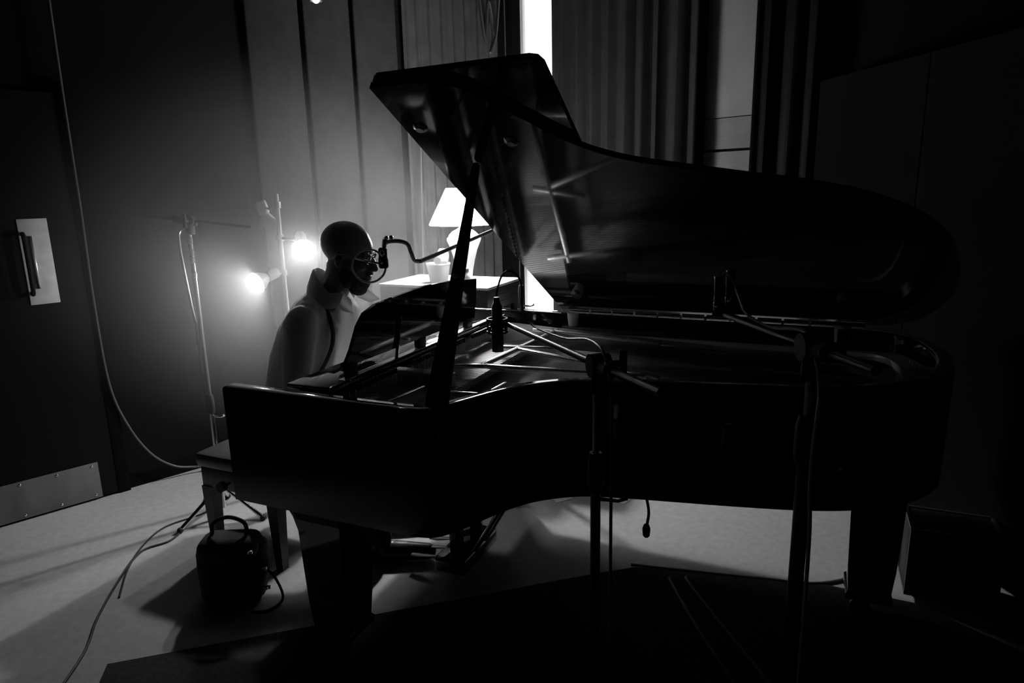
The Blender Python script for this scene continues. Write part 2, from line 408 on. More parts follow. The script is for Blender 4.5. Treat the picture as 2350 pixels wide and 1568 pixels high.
# soundboard, plate, bars, strings
inl = [p for p in inner if p.x > -1.16]
bm = NB(); prism(bm, [(-1.16, inl[0].y)] + [(p.x, p.y) for p in inl] + [(-1.16, inl[-1].y)], .855, .865); obj('soundboard', bm, M['board'], piano, smooth=False)
bm = NB(); prism(bm, [(-1.47, 1.59), (-1.15, 1.59), (-1.15, 3.075), (-1.47, 3.075)], .62, .86); obj('belly_rail', bm, M['wood'], piano, smooth=False)
plate = NB(); prism(plate, [(-1.44, 1.592), (-1.10, 1.592), (-1.10, 3.074), (-1.44, 3.074)], .90, .925)
ei = offset(inl, .085); k0, k1 = 2, len(inl) - 2
for i in range(k0, k1 - 1):
    q = [inl[i], inl[i + 1], ei[i + 1], ei[i]]
    a = [plate.verts.new((p.x, p.y, .90)) for p in q]; b = [plate.verts.new((p.x, p.y, .925)) for p in q]
    plate.faces.new(b); plate.faces.new(a[::-1])
    plate.faces.new((a[0], a[1], b[1], b[0])); plate.faces.new((a[2], a[3], b[3], b[2]))
bmesh.ops.recalc_face_normals(plate, faces=plate.faces[:])
pl_o = obj('plate', plate, M['plate'], piano, smooth=False)
def bar(a, b, z, wd=.024, h=.016, name='plate_bar', material='bar'):
    a, b = V((a[0], a[1], z)), V((b[0], b[1], z)); c = (a + b) / 2; d = b - a
    bm = NB(); box(bm, c, (d.length, wd, h), rot=Matrix.Rotation(atan2(d.y, d.x), 3, 'Z'), bev=.006, seg=2)
    return obj(name, bm, M[material], piano)
bar((-1.108, 2.19), (-1.058, 2.90), .955)                     # cross ridge at the strike line
bar((-1.10, 2.20), (-.50, 2.255), .955); bar((-1.17, 2.50), (-.93, 2.547), .955); bar((-1.085, 2.495), (-.45, 2.25), .955)
bar((-1.17, 2.877), (-.55, 2.78), .955); bar((-1.25, 2.15), (-1.09, 2.20), .955); bar((-1.10, 1.846), (-.93, 1.862), .955, .018)
bar((-.935, 1.862), (-.925, 2.02), .952, .016); bar((-1.19, 1.60), (-1.165, 1.88), .955, .016); bar((-.55, 2.78), (.15, 2.62), .945); bar((-.5, 2.255), (.1, 2.33), .945)
bm = NB()
def rimy(x):
    """near and far inner rim at x"""
    best = [1e9, None]
    for i in range(len(inner) - 1):
        a, b = inner[i], inner[i + 1]
        if (a.x - x) * (b.x - x) <= 0 and abs(a.x - b.x) > 1e-6 and a.y < 2.6:
            return a.y + (b.y - a.y) * (x - a.x) / (b.x - a.x)
    return 2.4
def rimx(y):
    for i in range(len(inner) - 1):
        a, b = inner[i], inner[i + 1]
        if (a.y - y) * (b.y - y) <= 0 and abs(a.y - b.y) > 1e-6 and a.x > -1.05: return a.x + (b.x - a.x) * (y - a.y) / (b.y - a.y)
    return .3
for k in range(90):
    y = 1.62 + k * .0138
    xe = min(rimx(y + .02) - .06, .30)
    tube(bm, [(-1.36, y, .935), (xe, y + .02, .936)], .0011, 4, caps=False)
for k in range(34):
    y = 2.62 + k * .0125
    x0 = -1.36; tube(bm, [(x0, y, .948), (.22 - .01 * k, y - .30 - .004 * k + .18, .948)], .0018, 4, caps=False)
stuff(obj('strings', bm, M['string'], piano))
bm = NB()
for k in range(86):
    for r_ in range(2):
        y = 1.63 + k * .0164 + r_ * .006; tube(bm, [(-1.40 + .022 * r_, y, .925), (-1.40 + .022 * r_, y, .955)], .0032, 5)
stuff(obj('tuning_pins', bm, M['chrome'], piano))
hp = [p for p in offset(outer, .10) if p.x > -.9 and p.y < 2.9]
bm = NB()
for a, b in zip(hp, hp[1:]):
    m_ = max(1, int((b - a).length / .022))
    for k in range(m_):
        c = a.lerp(b, k / m_); tube(bm, [(c.x, c.y, .925), (c.x + .003, c.y, .945)], .003, 5)
stuff(obj('hitch_pins', bm, M['chrome'], piano))
# dampers
dh = None
for k in range(56):
    y = 1.72 + k * .0215
    if abs(y - 2.0) < .055 or abs(y - 2.5) < .03: continue
    if dh is None:
        bm = NB(); box(bm, (-1.315, y, .985), (.012, .013, .020), bev=.002, seg=1); d0 = obj('damper', bm, M['wood'], piano)
        bm = NB(); box(bm, (-1.318, y, .9575), (.016, .0165, .035), bev=.003, seg=1); dh = obj('felt', bm, M['felt'], d0); dy0 = y; d0['label'] = 'black damper head with white felt'
    else:
        c = d0.copy(); COL.objects.link(c); c.parent = piano; c.location = d0.location + V((0, y - dy0, 0))
        e = dh.copy(); COL.objects.link(e); e.parent = c
bar((-1.36, 2.0), (-1.12, 2.0), .95, .05, .05, 'plate_bar', 'plate')
# key bed, keys, fallboard
obj('key_bed', bxx(-1.705, -1.15, 1.588, 3.077, .61, .66), M['satin'], piano)
obj('key_slip', bxx(-1.712, -1.692, 1.592, 3.073, .66, .735), M['lacquer'], piano)
obj('key_block', bxx(-1.69, -1.53, 1.592, 1.695, .66, .775), M['lacquer'], piano)
obj('key_block', bxx(-1.69, -1.53, 2.97, 3.073, .66, .775), M['lacquer'], piano)
kw = (2.968 - 1.697) / 52; wk = None; bk = None
for k in range(52):
    y = 1.697 + kw * (k + .5)
    if wk is None:
        wk = obj('white_key', bxx(-1.688, -1.535, y - kw / 2 + .0006, y + kw / 2 - .0006, .715, .742, .002), M['ivory'], piano); wy = y
    else:
        c = wk.copy(); COL.objects.link(c); c.parent = piano; c.location = wk.location + V((0, y - wy, 0))
    if k < 51 and (51 - k) % 7 not in (2, 5):
        yb = y + kw / 2
        if bk is None:
            bk = obj('black_key', bxx(-1.635, -1.535, yb - .005, yb + .005, .742, .754, .002), M['ebony'], piano); by = yb
        else:
            c = bk.copy(); COL.objects.link(c); c.parent = piano; c.location = bk.location + V((0, yb - by, 0))
obj('fallboard', bxx(-1.53, -1.505, 1.592, 3.073, .70, .965, .006), M['lacquer'], piano)
obj('desk_tray', bxx(-1.56, -1.38, 1.66, 3.03, .972, .992, .006), M['lacquer'], piano)
obj('tray_rail', bxx(-1.545, -1.375, 1.60, 1.655, .940, .972), M['satin'], piano)
obj('tray_rail', bxx(-1.545, -1.375, 3.035, 3.073, .940, .972), M['satin'], piano)
# music desk with rounded upper corner
bm = NB()
prof = [(1.757, 1.034), (1.80, 1.085), (1.845, 1.158), (1.885, 1.195), (1.955, 1.215), (2.12, 1.226), (2.304, 1.235), (2.52, 1.226), (2.745, 1.205), (2.735, 1.11), (2.71, 1.030)]
fr = [bm.verts.new((-1.406, y, z)) for y, z in prof]; bk_ = [bm.verts.new((-1.392, y, z)) for y, z in prof]; k = len(prof)
bm.faces.new(fr); bm.faces.new(bk_[::-1])
for i in range(k): bm.faces.new((fr[i], bk_[i], bk_[(i + 1) % k], fr[(i + 1) % k]))
bmesh.ops.recalc_face_normals(bm, faces=bm.faces[:])
obj('music_desk', bm, M['lacquer'], piano, smooth=30)
for y in (1.80, 2.25, 2.66):
    bm = NB(); box(bm, (-1.402, y, 1.016), (.026, .05, .040), bev=.003); obj('desk_foot', bm, M['satin'], piano)
bm = NB(); tube(bm, [(-1.385, 2.05, .992), (-1.388, 2.1, 1.15)], .007, 8); obj('desk_strut', bm, M['brass'], piano)
obj('desk_ledge', bxx(-1.410, -1.383, 1.74, 2.86, .9925, .996, .001), M['bar'], piano)
# lid, hinged on the far side, with its front flap folded back on top
LA = atan2(.88, 1.45)
def lp(x, v, h=0.0): return V((x, 3.14 - v * cos(LA) + h * sin(LA), 1.012 + v * sin(LA) + h * cos(LA)))
def lidslab(name, outline, h0, h1, parent, bev=.004):
    bm = NB(); a = [bm.verts.new(lp(x, v, h0)) for x, v in outline]; b = [bm.verts.new(lp(x, v, h1)) for x, v in outline]; k = len(outline)
    bm.faces.new(a); bm.faces.new(b[::-1])
    for i in range(k): bm.faces.new((a[i], b[i], b[(i + 1) % k], a[(i + 1) % k]))
    bmesh.ops.recalc_face_normals(bm, faces=bm.faces[:])
    return obj(name, bm, M['lacquer'], parent, smooth=30)
lc = [(-1.18, 1.69), (-1.05, 1.692), (-.98, 1.685), (-.90, 1.65), (-.82, 1.56), (-.74, 1.46), (-.672, 1.385), (-.60, 1.325), (-.494, 1.27), (-.324, 1.214), (-.186, 1.171),
      (-.027, 1.124), (.12, 1.06), (.26, .96), (.37, .82), (.44, .64), (.475, .42), (.45, .2), (.39, .07), (.30, 0.0)]
lc = [(p.x, p.y) for p in spline([V((a, b, 0)) for a, b in lc], 4)]
lid = lidslab('lid', [(-1.122, 0.0)] + lc, 0, .02, piano)
lidslab('lid_flap', [(-1.125, .02), (-1.182, 1.66), (-1.178, 1.688), (-1.16, 1.70), (-.69, 1.712), (-.668, 1.705), (-.658, 1.682), (-.655, .02)], .023, .043, piano)
for x, v in ((-1.116, 1.50), (-.85, 1.407)):
    bm = NB(); lathe(bm, [(0, -.012), (.012, -.012), (.014, -.008), (.022, -.004), (.024, 0)], 16, Matrix.Translation(lp(x, v)) @ Matrix.Rotation(-(pi / 2 - LA) + pi / 2, 4, 'X') if False else Matrix.Translation(lp(x, v)) @ Matrix.Rotation(-LA, 4, 'X'))
    obj('prop_cup', bm, M['brass'], lid)
bm = NB(); 
for i in range(12):
    x = -1.08 + i * .11; tube(bm, [(x, 3.142, 1.006), (x + .10, 3.142, 1.006)], .006, 8)
obj('hinge', bm, M['brass'], piano)
# prop stick: a flat board, wide at the foot
pa, pb = V((-.962, 1.585, .93)), V((-1.012, 2.022, 1.682)); pd = (pb - pa).normalized(); px_ = (V((1, 0, 0)) - pd * pd.x).normalized(); pn = pd.cross(px_)
bm = NB(); rows = []
for t, wd in ((0, .034), (.12, .034), (.2, .032), (.5, .021), (.8, .014), (.97, .011), (1.0, .008)):
    c = pa.lerp(pb, t); rows.append([bm.verts.new(c + px_ * sx * wd + pn * sy * .009) for sx, sy in ((-1, -1), (1, -1), (1, 1), (-1, 1))])
for a, b in zip(rows, rows[1:]):
    for i in range(4): bm.faces.new((a[i], a[(i + 1) % 4], b[(i + 1) % 4], b[i]))
bm.faces.new(rows[0][::-1]); bm.faces.new(rows[-1]); bmesh.ops.recalc_face_normals(bm, faces=bm.faces[:])
prop = obj('prop_stick', bm, M['satin'], piano, smooth=False)
bm = NB(); c = pa.lerp(pb, .545); ellipsoid(bm, c - pn * .012 if pn.y > 0 else c + pn * .012, (.013, .008, .009)); obj('stud', bm, M['white'], prop)
# legs with casters, bracket and lyre
def leg(x, y):
    bm = NB(); rows = []
    for z, hw in ((.612, .095), (.56, .095), (.53, .088), (.40, .084), (.22, .078), (.115, .070), (.105, .078), (.085, .078)):
        rows.append([bm.verts.new((x + sx * hw, y + sy * hw, z)) for sx, sy in ((-1, -1), (1, -1), (1, 1), (-1, 1))])
    for a, b in zip(rows, rows[1:]):
        for i in range(4): bm.faces.new((a[i], b[i], b[(i + 1) % 4], a[(i + 1) % 4]))
    bm.faces.new(rows[0]); bm.faces.new(rows[-1][::-1]); bmesh.ops.recalc_face_normals(bm, faces=bm.faces[:])
    l = obj('leg', bm, M['lacquer'], piano, smooth=False)
    bm = NB(); lathe(bm, [(0, .05), (.02, .05), (.03, .075), (.045, .086), (0, .086)], 16, Matrix.Translation((x, y, 0)))
    for s in (-1, 1): tube(bm, [(x - .02 + .0, y + s * .012, .036), (x - .02, y + s * .032, .036)], .036, 18)
    obj('caster', bm, M['greymetal'], l)
    return l
l1 = leg(-1.44, 1.70); leg(-1.44, 2.99); leg(.28, 2.62)
for y in (1.70, 2.99):
    bm = NB(); arc = [(-1.675, .612), (-1.645, .60), (-1.605, .57), (-1.570, .52), (-1.545, .45), (-1.535, .40), (-1.46, .40), (-1.46, .612)]
    a = [bm.verts.new((x, y - .06, z)) for x, z in arc]; b = [bm.verts.new((x, y + .06, z)) for x, z in arc]; k = len(arc)
    bm.faces.new(a); bm.faces.new(b[::-1])
    for i in range(k): bm.faces.new((a[i], b[i], b[(i + 1) % k], a[(i + 1) % k]))
    bmesh.ops.recalc_face_normals(bm, faces=bm.faces[:]); obj('leg_bracket', bm, M['lacquer'], piano, smooth=30)
lyre = obj('lyre', bxx(-1.34, -1.20, 2.17, 2.49, .06, .13, .012), M['lacquer'], piano)
for y in (2.24, 2.42): obj('lyre_post', bxx(-1.295, -1.245, y - .02, y + .02, .13, .612, .006), M['lacquer'], lyre)
bm = NB(); tube(bm, [(-1.22, 2.28, .10), (-.93, 2.28, .60)], .010, 8); tube(bm, [(-1.22, 2.38, .10), (-.93, 2.38, .60)], .010, 8); obj('lyre_brace', bm, M['brass'], lyre)
for y in (2.25, 2.33, 2.41):
    bm = NB(); pts = [(-1.34, y, .085), (-1.39, y, .075), (-1.46, y, .062), (-1.50, y, .06)]; tube(bm, pts, [.008, .011, .018, .016], 12, flat=.4); obj('pedal', bm, M['brass'], lyre)
# beams under the soundboard
for a, b in (((-1.1, 2.0), (-.2, 2.3)), ((-1.1, 2.5), (.1, 2.6)), ((-1.1, 2.95), (-.1, 2.9))):
    d = V((b[0] - a[0], b[1] - a[1], 0)); bm = NB(); box(bm, ((a[0] + b[0]) / 2, (a[1] + b[1]) / 2, .75), (d.length, .07, .15), rot=Matrix.Rotation(atan2(d.y, d.x), 3, 'Z'), bev=.004); obj('beam', bm, M['wood'], piano)

# ------------------------------------------------------------------ glasses on the ledge inside the bass side
obj('bass_ledge', bxx(-1.08, .25, 3.02, 3.076, .925, .95, .003), M['satin'], piano)
def tumbler(x, y, z, r, h, label):
    t = thing('glass_tumbler', label, 'glass', (x, y, z))
    bm = NB(); lathe(bm, [(0, 0), (r * .78, 0), (r * .82, .004), (r, h), (r - .003, h), (r * .82 - .003, .012), (0, .012)], 24, Matrix.Translation((x, y, z))); obj('glass_body', bm, M['frosted'], t)
    bm = NB(); lathe(bm, [(0, .0125), (r * .74, .0125), (r * .82, h * .5), (0, h * .5)], 20, Matrix.Translation((x, y, z))); obj('liquid', bm, M['glass'], t)
    return t
tumbler(-1.03, 3.045, .9505, .028, .062, 'small frosted glass tumbler on the bass side ledge under the lid hinge')
tumbler(.14, 3.045, .9505, .034, .075, 'dim frosted glass tumbler on the tail end ledge of the piano')
# ------------------------------------------------------------------ desk behind the piano with the table lamp
dk = thing('desk', 'pale topped desk against the far side of the piano under the table lamp', 'desk', (-1.95, 3.68, 0))
obj('desk_top', bxx(-2.46, -1.432, 3.42, 3.945, .82, .85, .006), M['desk'], dk)
for x in (-2.42, -1.475):
    for y in (3.46, 3.905): obj('leg', bxx(x - .025, x + .025, y - .025, y + .025, 0, .82, .004), M['blackmetal'], dk)
obj('modesty_panel', bxx(-2.39, -1.51, 3.895, 3.915, .40, .80, .003), M['panel'], dk)
cb = thing('equipment_box', 'black equipment box with pale top standing on the desk', 'box', (-2.05, 3.70, .85))
obj('case_body', bxx(-2.42, -1.685, 3.45, 3.925, .905, 1.036, .005), M['casep'], cb)
obj('top_board', bxx(-2.425, -1.678, 3.445, 3.93, 1.0365, 1.052, .003), M['desk'], cb)
for x in (-2.39, -1.715):
    for y in (3.48, 3.895): bm = NB(); lathe(bm, [(0, .8503), (.022, .8503), (.020, .905), (0, .905)], 14, Matrix.Translation((x, y, 0))); obj('foot', bm, M['rubber'], cb)
for z in (.945, .985): obj('vent_slot', bxx(-1.684, -1.682, 3.55, 3.84, z - .004, z + .004, 0), M['rubber'], cb)
for k, (x, y, a) in enumerate(((-1.60, 3.60, .12), (-1.61, 3.61, .02))):
    bm = NB(); box(bm, (x, y, .853 + .0045 + k * .0093), (.22, .30, .009), rot=Matrix.Rotation(a, 3, 'Z'), bev=.001, seg=1)
    tag(obj('paper_stack', bm, M['paper'], smooth=False), ('stack of white paper lying flat on the desk under another stack', 'topmost stack of white paper on the desk end')[k], 'paper', 'paper stacks on the desk')
def on(x, y, z): return Matrix.Translation((x, y, z))
# the lamp: ginger-jar base, tapered shade, bulb
LX, LY = -1.955, 3.70
tl = thing('table_lamp', 'lit table lamp with tapered shade and white jar base behind the piano', 'lamp', (LX, LY, 1.0525))
bm = NB(); lathe(bm, [(0, 0), (.048, 0), (.050, .01), (.046, .03), (.052, .07), (.064, .13), (.080, .19), (.098, .235), (.104, .25), (.104, .262), (.096, .268), (.088, .285), (.066, .305), (.040, .318), (.026, .328), (.022, .345), (.026, .360), (.030, .368), (.024, .378), (0, .380)], 32, on(LX, LY, 1.0525)); obj('jar_base', bm, M['ceramic'], tl)
bm = NB(); lathe(bm, [(.011, .38), (.014, .40), (.014, .45), (.010, .455), (0, .455)], 14, on(LX, LY, 1.0525)); obj('socket', bm, M['brass'], tl)
bm = NB(); lathe(bm, [(.205, .345), (.207, .349), (.097, .562), (.094, .560), (.203, .347)], 40, on(LX, LY, 1.0525)); shade = obj('lamp_shade', bm, M['shade'], tl)
bm = NB()
for k in range(3):
    a = 2 * pi * k / 3; tube(bm, [(LX + .012 * cos(a), LY + .012 * sin(a), 1.60), (LX + .095 * cos(a), LY + .095 * sin(a), 1.612)], .002, 6)
tube(bm, [(LX, LY, 1.525), (LX, LY, 1.605)], .003, 6); obj('shade_carrier', bm, M['brass'], tl)
bm = NB(); ellipsoid(bm, (LX, LY, 1.490), (.028, .028, .036)); obj('bulb', bm, M['bulb'], tl)
# small things on the equipment box
pot = thing('white_pot', 'white tapered pot with crumpled tissue beside the table lamp', 'pot', (-2.085, 3.60, 1.0525))
bm = NB(); lathe(bm, [(0, 0), (.052, 0), (.055, .004), (.072, .108), (.075, .110), (.075, .118), (.069, .118), (.052, .008), (0, .008)], 28, on(-2.085, 3.60, 1.0525)); obj('pot_body', bm, M['thinwhite'], pot)
bm = NB(); rnd = random.Random(4); ellipsoid(bm, (-2.055, 3.60, 1.20), (.045, .045, .055), u=18, v=12)
for v in bm.verts: v.co += V((noise.noise(v.co * 28), noise.noise(v.co * 28 + V((5, 0, 0))), noise.noise(v.co * 28 + V((0, 9, 0))))) * .02
obj('tissue', bm, M['thinwhite'], pot)
jar = thing('small_jar', 'small round pale jar in front of the lamp base', 'jar', (-1.86, 3.52, 1.0525))
bm = NB(); lathe(bm, [(0, 0), (.028, 0), (.033, .006), (.034, .05), (.026, .068), (.020, .074), (.020, .08), (0, .08)], 20, on(-1.86, 3.52, 1.0525)); obj('jar_body', bm, M['ceramic'], jar)
bm = NB(); lathe(bm, [(0, .0802), (.023, .0802), (.023, .096), (.020, .10), (0, .10)], 20, on(-1.86, 3.52, 1.0525)); obj('lid', bm, M['greymetal'], jar)

# ------------------------------------------------------------------ floor lamp with three spot heads
fx, fy = -2.534, 2.757
flp = thing('floor_lamp', 'white floor lamp with three adjustable spot heads behind the pianist', 'lamp', (fx, fy, 0))
bm = NB(); lathe(bm, [(0, 0), (.13, 0), (.135, .006), (.13, .018), (.03, .026), (.02, .04), (0, .04)], 32, on(fx, fy, 0)); obj('base', bm, M['lampmetal'], flp)
bm = NB(); lathe(bm, [(.0125, .03), (.0125, 1.600), (.010, 1.604), (0, 1.605)], 16, on(fx, fy, 0)); obj('pole', bm, M['lampmetal'], flp)
def spot_head(back, mouth, joint_z, lit, parent, name='spot_head'):
    back, mouth = V(back), V(mouth); d = (mouth - back).normalized(); L = (mouth - back).length
    bm = NB(); prof = [(0, 0), (.018, .0), (.026, .006), (.028, .012), (.028, L * .5), (.024, L * .53), (.030, L * .62), (.046, L * .82), (.056, L), (.053, L), (.043, L * .82), (.027, L * .62), (.020, L * .56), (0, L * .56)]
    lathe(bm, prof, 24, aim(d, back)); h = obj(name, bm, M['lampmetal'], parent)
    j = V((fx, fy, joint_z)); mid = back + d * L * .42
    bm = NB(); tube(bm, [j, mid], .007, 8); obj('swivel_arm', bm, M['lampmetal'], h)
    bm = NB(); lathe(bm, [(.012, -.016), (.020, -.016), (.020, .016), (.012, .016)], 14, on(fx, fy, joint_z)); obj('collar', bm, M['lampmetal'], h)
    bm = NB(); ellipsoid(bm, back + d * L * .74, (.024, .024, .024)); obj('bulb', bm, M['spotbulb'] if lit else M['white'], h)
    return back + d * (L * .97), d
spot_head((-2.612, 2.722, 1.572), (-2.590, 2.745, 1.445), 1.548, False, flp)
p2, d2 = spot_head((-2.425, 2.785, 1.395), (-2.335, 2.695, 1.332), 1.380, True, flp)
p3, d3 = spot_head((-2.520, 2.700, 1.212), (-2.545, 2.575, 1.170), 1.20, True, flp)

# small pendant high at the top of the frame
pn_ = V((-2.243, 2.833, 2.495))
pt = thing('pendant_lamp', 'tiny bright pendant lamp hanging high above the floor lamp', 'lamp', pn_ - zz * .01)
bm = NB(); tube(bm, [pn_ + zz * .07, (pn_.x, pn_.y, CZ - .001)], .003, 6); obj('cord', bm, M['cable'], pt)
bm = NB(); lathe(bm, [(.030, .0), (.031, .003), (.018, .05), (.012, .07), (0, .072), (0, .068), (.015, .05), (.027, .003)], 18, on(*pn_)); obj('lamp_shade', bm, M['blackmetal'], pt)
bm = NB(); ellipsoid(bm, pn_ + zz * .008, (.017, .017, .017), u=14, v=10); obj('bulb', bm, M['spotglow'], pt)

# ------------------------------------------------------------------ microphone stands
def tripod_stand(name, label, x, y, z_low, z_top, r_low, r_top, feet=.34, ang=0.3, material='blackmetal'):
    t = thing(name, label, 'microphone stand', (x, y, 0))
    obj('lower_tube', cyl((x, y, .05), (x, y, z_low), r_low, 16), M[material], t)
    obj('upper_tube', cyl((x, y, z_low - .02), (x, y, z_top), r_top, 14), M['greymetal'], t)
    bm = NB(); lathe(bm, [(0, -.045), (r_low * 1.25, -.045), (r_low * 1.5, -.03), (r_low * 1.5, .03), (r_low * 1.15, .05), (0, .05)], 18, on(x, y, z_low)); c = obj('clutch', bm, M['rubber'], t)
    bm = NB(); tube(bm, [(x, y, z_low - .06), (x + .05, y + .01, z_low - .062), (x + .068, y + .012, z_low - .052)], [.005, .004, .006], 8); obj('lever', bm, M['chrome'], c)
    for k in range(3):
        a = ang + 2 * pi * k / 3; bm = NB(); e = V((x + feet * cos(a), y + feet * sin(a), .014)); tube(bm, [(x + .02 * cos(a), y + .02 * sin(a), .16), e], .010, 10); l = obj('leg', bm, M[material], t)
        bm = NB(); ellipsoid(bm, e + V((0, 0, 0)), (.016, .016, .014), u=12, v=8); obj('rubber_foot', bm, M['rubber'], l)
    return t
def boom(t, piv, mic, ext, r=.0085, material='blackmetal'):
    piv, mic = V(piv), V(mic); d = (mic - piv).normalized()
    b = obj('boom', cyl(piv - d * ext, mic, r, 12), M[material], t)
    bm = NB(); tube(bm, [piv - d * ext, piv - d * (ext - .12)], r * .9, 10); e = obj('counter_end', bm, M['chrome'], b)
    bm = NB(); n_ = d.cross(zz).normalized()
    tube(bm, [piv - n_ * .022, piv + n_ * .022], .026, 16); box(bm, piv - zz * .03, (.03, .03, .07), bev=.006); obj('boom_clamp', bm, M['rubber'], t)
    bm = NB(); tube(bm, [piv + n_ * .022, piv + n_ * .055], .008, 8); tube(bm, [piv + n_ * .055 - zz * .03, piv + n_ * .055 + zz * .03], .009, 8); obj('tilt_knob', bm, M['rubber'], t)
    bm = NB(); tube(bm, [piv - d * (.07) , piv - d * .02], .018, 12); obj('collar', bm, M['rubber'], b)
    return b
ms = tripod_stand('microphone_stand', 'black boom microphone stand in front of the piano bend, reaching over the strings', -.405, 1.350, .98, 1.20, .0115, .0075)
boom(ms, (-.400, 1.354, 1.228), (-.922, 2.044, 1.153), .30)
mic = obj('microphone', lathe(NB(), [(0, 0), (.016, .0), (.019, .006), (.0195, .06), (.0205, .064), (.0205, .10), (.0185, .106), (.0185, .155), (.012, .165), (.010, .185), (0, .185)], 20, on(-.960, 2.036, 1.062)), M['blackmetal'], ms)
obj('grille', lathe(NB(), [(.0, -.002), (.0195, .0), (.0203, .01), (.0203, .058), (.0195, .062)], 20, on(-.960, 2.036, 1.060)), M['greymetal'], mic)
bm = NB(); tube(bm, [(-.925, 2.046, 1.152), (-.960, 2.036, 1.15)], .010, 8)
for z in (1.128, 1.172):
    tube(bm, [V((-.960, 2.036, z)) + V((cos(a), sin(a), 0)) * .034 for a in [2 * pi * k / 16 for k in range(17)]], .004, 6)
for k in range(6):
    a = k * pi / 3; tube(bm, [(-.960 + .034 * cos(a), 2.036 + .034 * sin(a), 1.128), (-.960 + .034 * cos(a + .5), 2.036 + .034 * sin(a + .5), 1.172)], .003, 6)
obj('shock_mount', bm, M['blackmetal'], ms)
c1 = [(-.960, 2.036, 1.250), (-.955, 2.038, 1.28), (-.941, 2.044, 1.32), (-.915, 2.044, 1.336), (-.883, 2.037, 1.323), (-.864, 2.024, 1.292), (-.824, 1.932, 1.244), (-.771, 1.88, 1.195), (-.58, 1.630, 1.218), (-.451, 1.441, 1.262), (-.375, 1.31, 1.262), (-.352, 1.277, 1.19), (-.350, 1.278, 1.006), (-.349, 1.279, .70), (-.345, 1.28, .2), (-.33, 1.25, .02), (-.1, .9, .006)]
bm = NB(); tube(bm, spline(c1, 6), .0035, 8); tag(obj('microphone_cable', bm, M['midcable']), 'thin cable looping over the microphone above the strings and hanging to the floor', 'cable')
# second boom on the right, its cable hanging down the front
ms2 = tripod_stand('microphone_stand', 'boom microphone stand at the right in front of the piano tail', .016, 1.317, 1.125, 1.28, .0145, .010, ang=.9)
boom(ms2, (.012, 1.322, 1.306), (-.191, 1.776, 1.275), .22)
for (x, y, z) in ((-.212, 1.788, 1.285), (-.184, 1.795, 1.300)):
    b_ = obj('microphone', lathe(NB(), [(0, 0), (.010, .0), (.011, .004), (.011, .05), (.0115, .055), (.0115, .085), (0, .09)], 16, on(x, y, z - .005)), M['blackmetal'], ms2)
    obj('band', lathe(NB(), [(.0118, .012), (.0122, .014), (.0122, .022), (.0118, .024)], 16, on(x, y, z - .005)), M['chrome'], b_)
    obj('cap', lathe(NB(), [(0, .086), (.0122, .084), (.0122, .090), (.008, .094), (0, .095)], 16, on(x, y, z - .004)), M['chrome'], b_)
bm = NB(); tube(bm, [(-.225, 1.785, 1.274), (-.170, 1.797, 1.274)], .006, 8); obj('stereo_bar', bm, M['blackmetal'], ms2)
c2 = [(-.2065, 1.790, 1.362), (-.205, 1.791, 1.372), (-.193, 1.786, 1.380), (-.176, 1.772, 1.363), (-.155, 1.737, 1.325), (-.132, 1.671, 1.300), (-.076, 1.521, 1.300), (-.001, 1.335, 1.332), (.020, 1.290, 1.292), (.029, 1.283, 1.246), (.031, 1.285, 1.205), (.027, 1.290, 1.121), (.028, 1.288, 1.034), (.034, 1.286, .889), (.035, 1.285, .3), (.03, 1.26, .02), (.02, 1.0, .008)]
bm = NB(); tube(bm, spline(c2, 6), .0038, 8); tag(obj('microphone_cable', bm, M['palecable']), 'pale cable hanging in a curve over the piano tail at the right', 'cable')

# vocal microphone behind the music desk: boom, goose neck, pop filter
vs_ = tripod_stand('microphone_stand', 'boom stand between piano and desk holding the microphone at the pianist\'s mouth', -1.405, 3.29, 1.05, 1.45, .010, .007, feet=.12)
va, vb = V((-1.451, 2.364, 1.323)), V((-1.41, 3.26, 1.443))
obj('boom', cyl(va, vb + (vb - va).normalized() * .06, .0085, 12), M['steel'], vs_)
bm = NB(); box(bm, (-1.407, 3.275, 1.445), (.035, .05, .05), bev=.008); obj('boom_clamp', bm, M['rubber'], vs_)
bm = NB(); tube(bm, spline([(-1.451, 2.364, 1.323), (-1.468, 2.345, 1.330), (-1.474, 2.330, 1.365), (-1.482, 2.322, 1.395), (-1.512, 2.305, 1.408), (-1.555, 2.286, 1.405), (-1.566, 2.281, 1.385)], 6), .0085, 12); obj('goose_neck', bm, M['steel'], vs_)
bm = NB(); ellipsoid(bm, (-1.553, 2.282, 1.423), (.009, .009, .008), u=12, v=8); ellipsoid(bm, (-1.535, 2.288, 1.424), (.009, .009, .009), u=12, v=8); tube(bm, [(-1.566, 2.282, 1.385), (-1.560, 2.281, 1.418)], .010, 10); obj('clamp_screw', bm, M['chrome'], vs_)
m1 = obj('microphone', lathe(NB(), [(0, 0), (.016, .002), (.020, .010), (.020, .040), (.018, .044), (.018, .078), (.012, .084), (0, .085)], 20, on(-1.572, 2.279, 1.300)), M['blackmetal'], vs_)
bm = NB(); ellipsoid(bm, (-1.565, 2.262, 1.362), (.011, .008, .014), u=14, v=10); ellipsoid(bm, (-1.568, 2.262, 1.328), (.006, .005, .009), u=12, v=8); obj('badge', bm, M['chrome'], m1)
pc = V((-1.622, 2.250, 1.312)); pnm = V((.62, -.78, .05)).normalized(); pa_, pb_ = frame_of(pnm)
bm = NB(); tube(bm, [pc + (pa_ * cos(2 * pi * k / 40) + pb_ * sin(2 * pi * k / 40)) * .066 for k in range(41)], .0042, 8, caps=False); hoop = obj('pop_filter_hoop', bm, M['steel'], vs_)
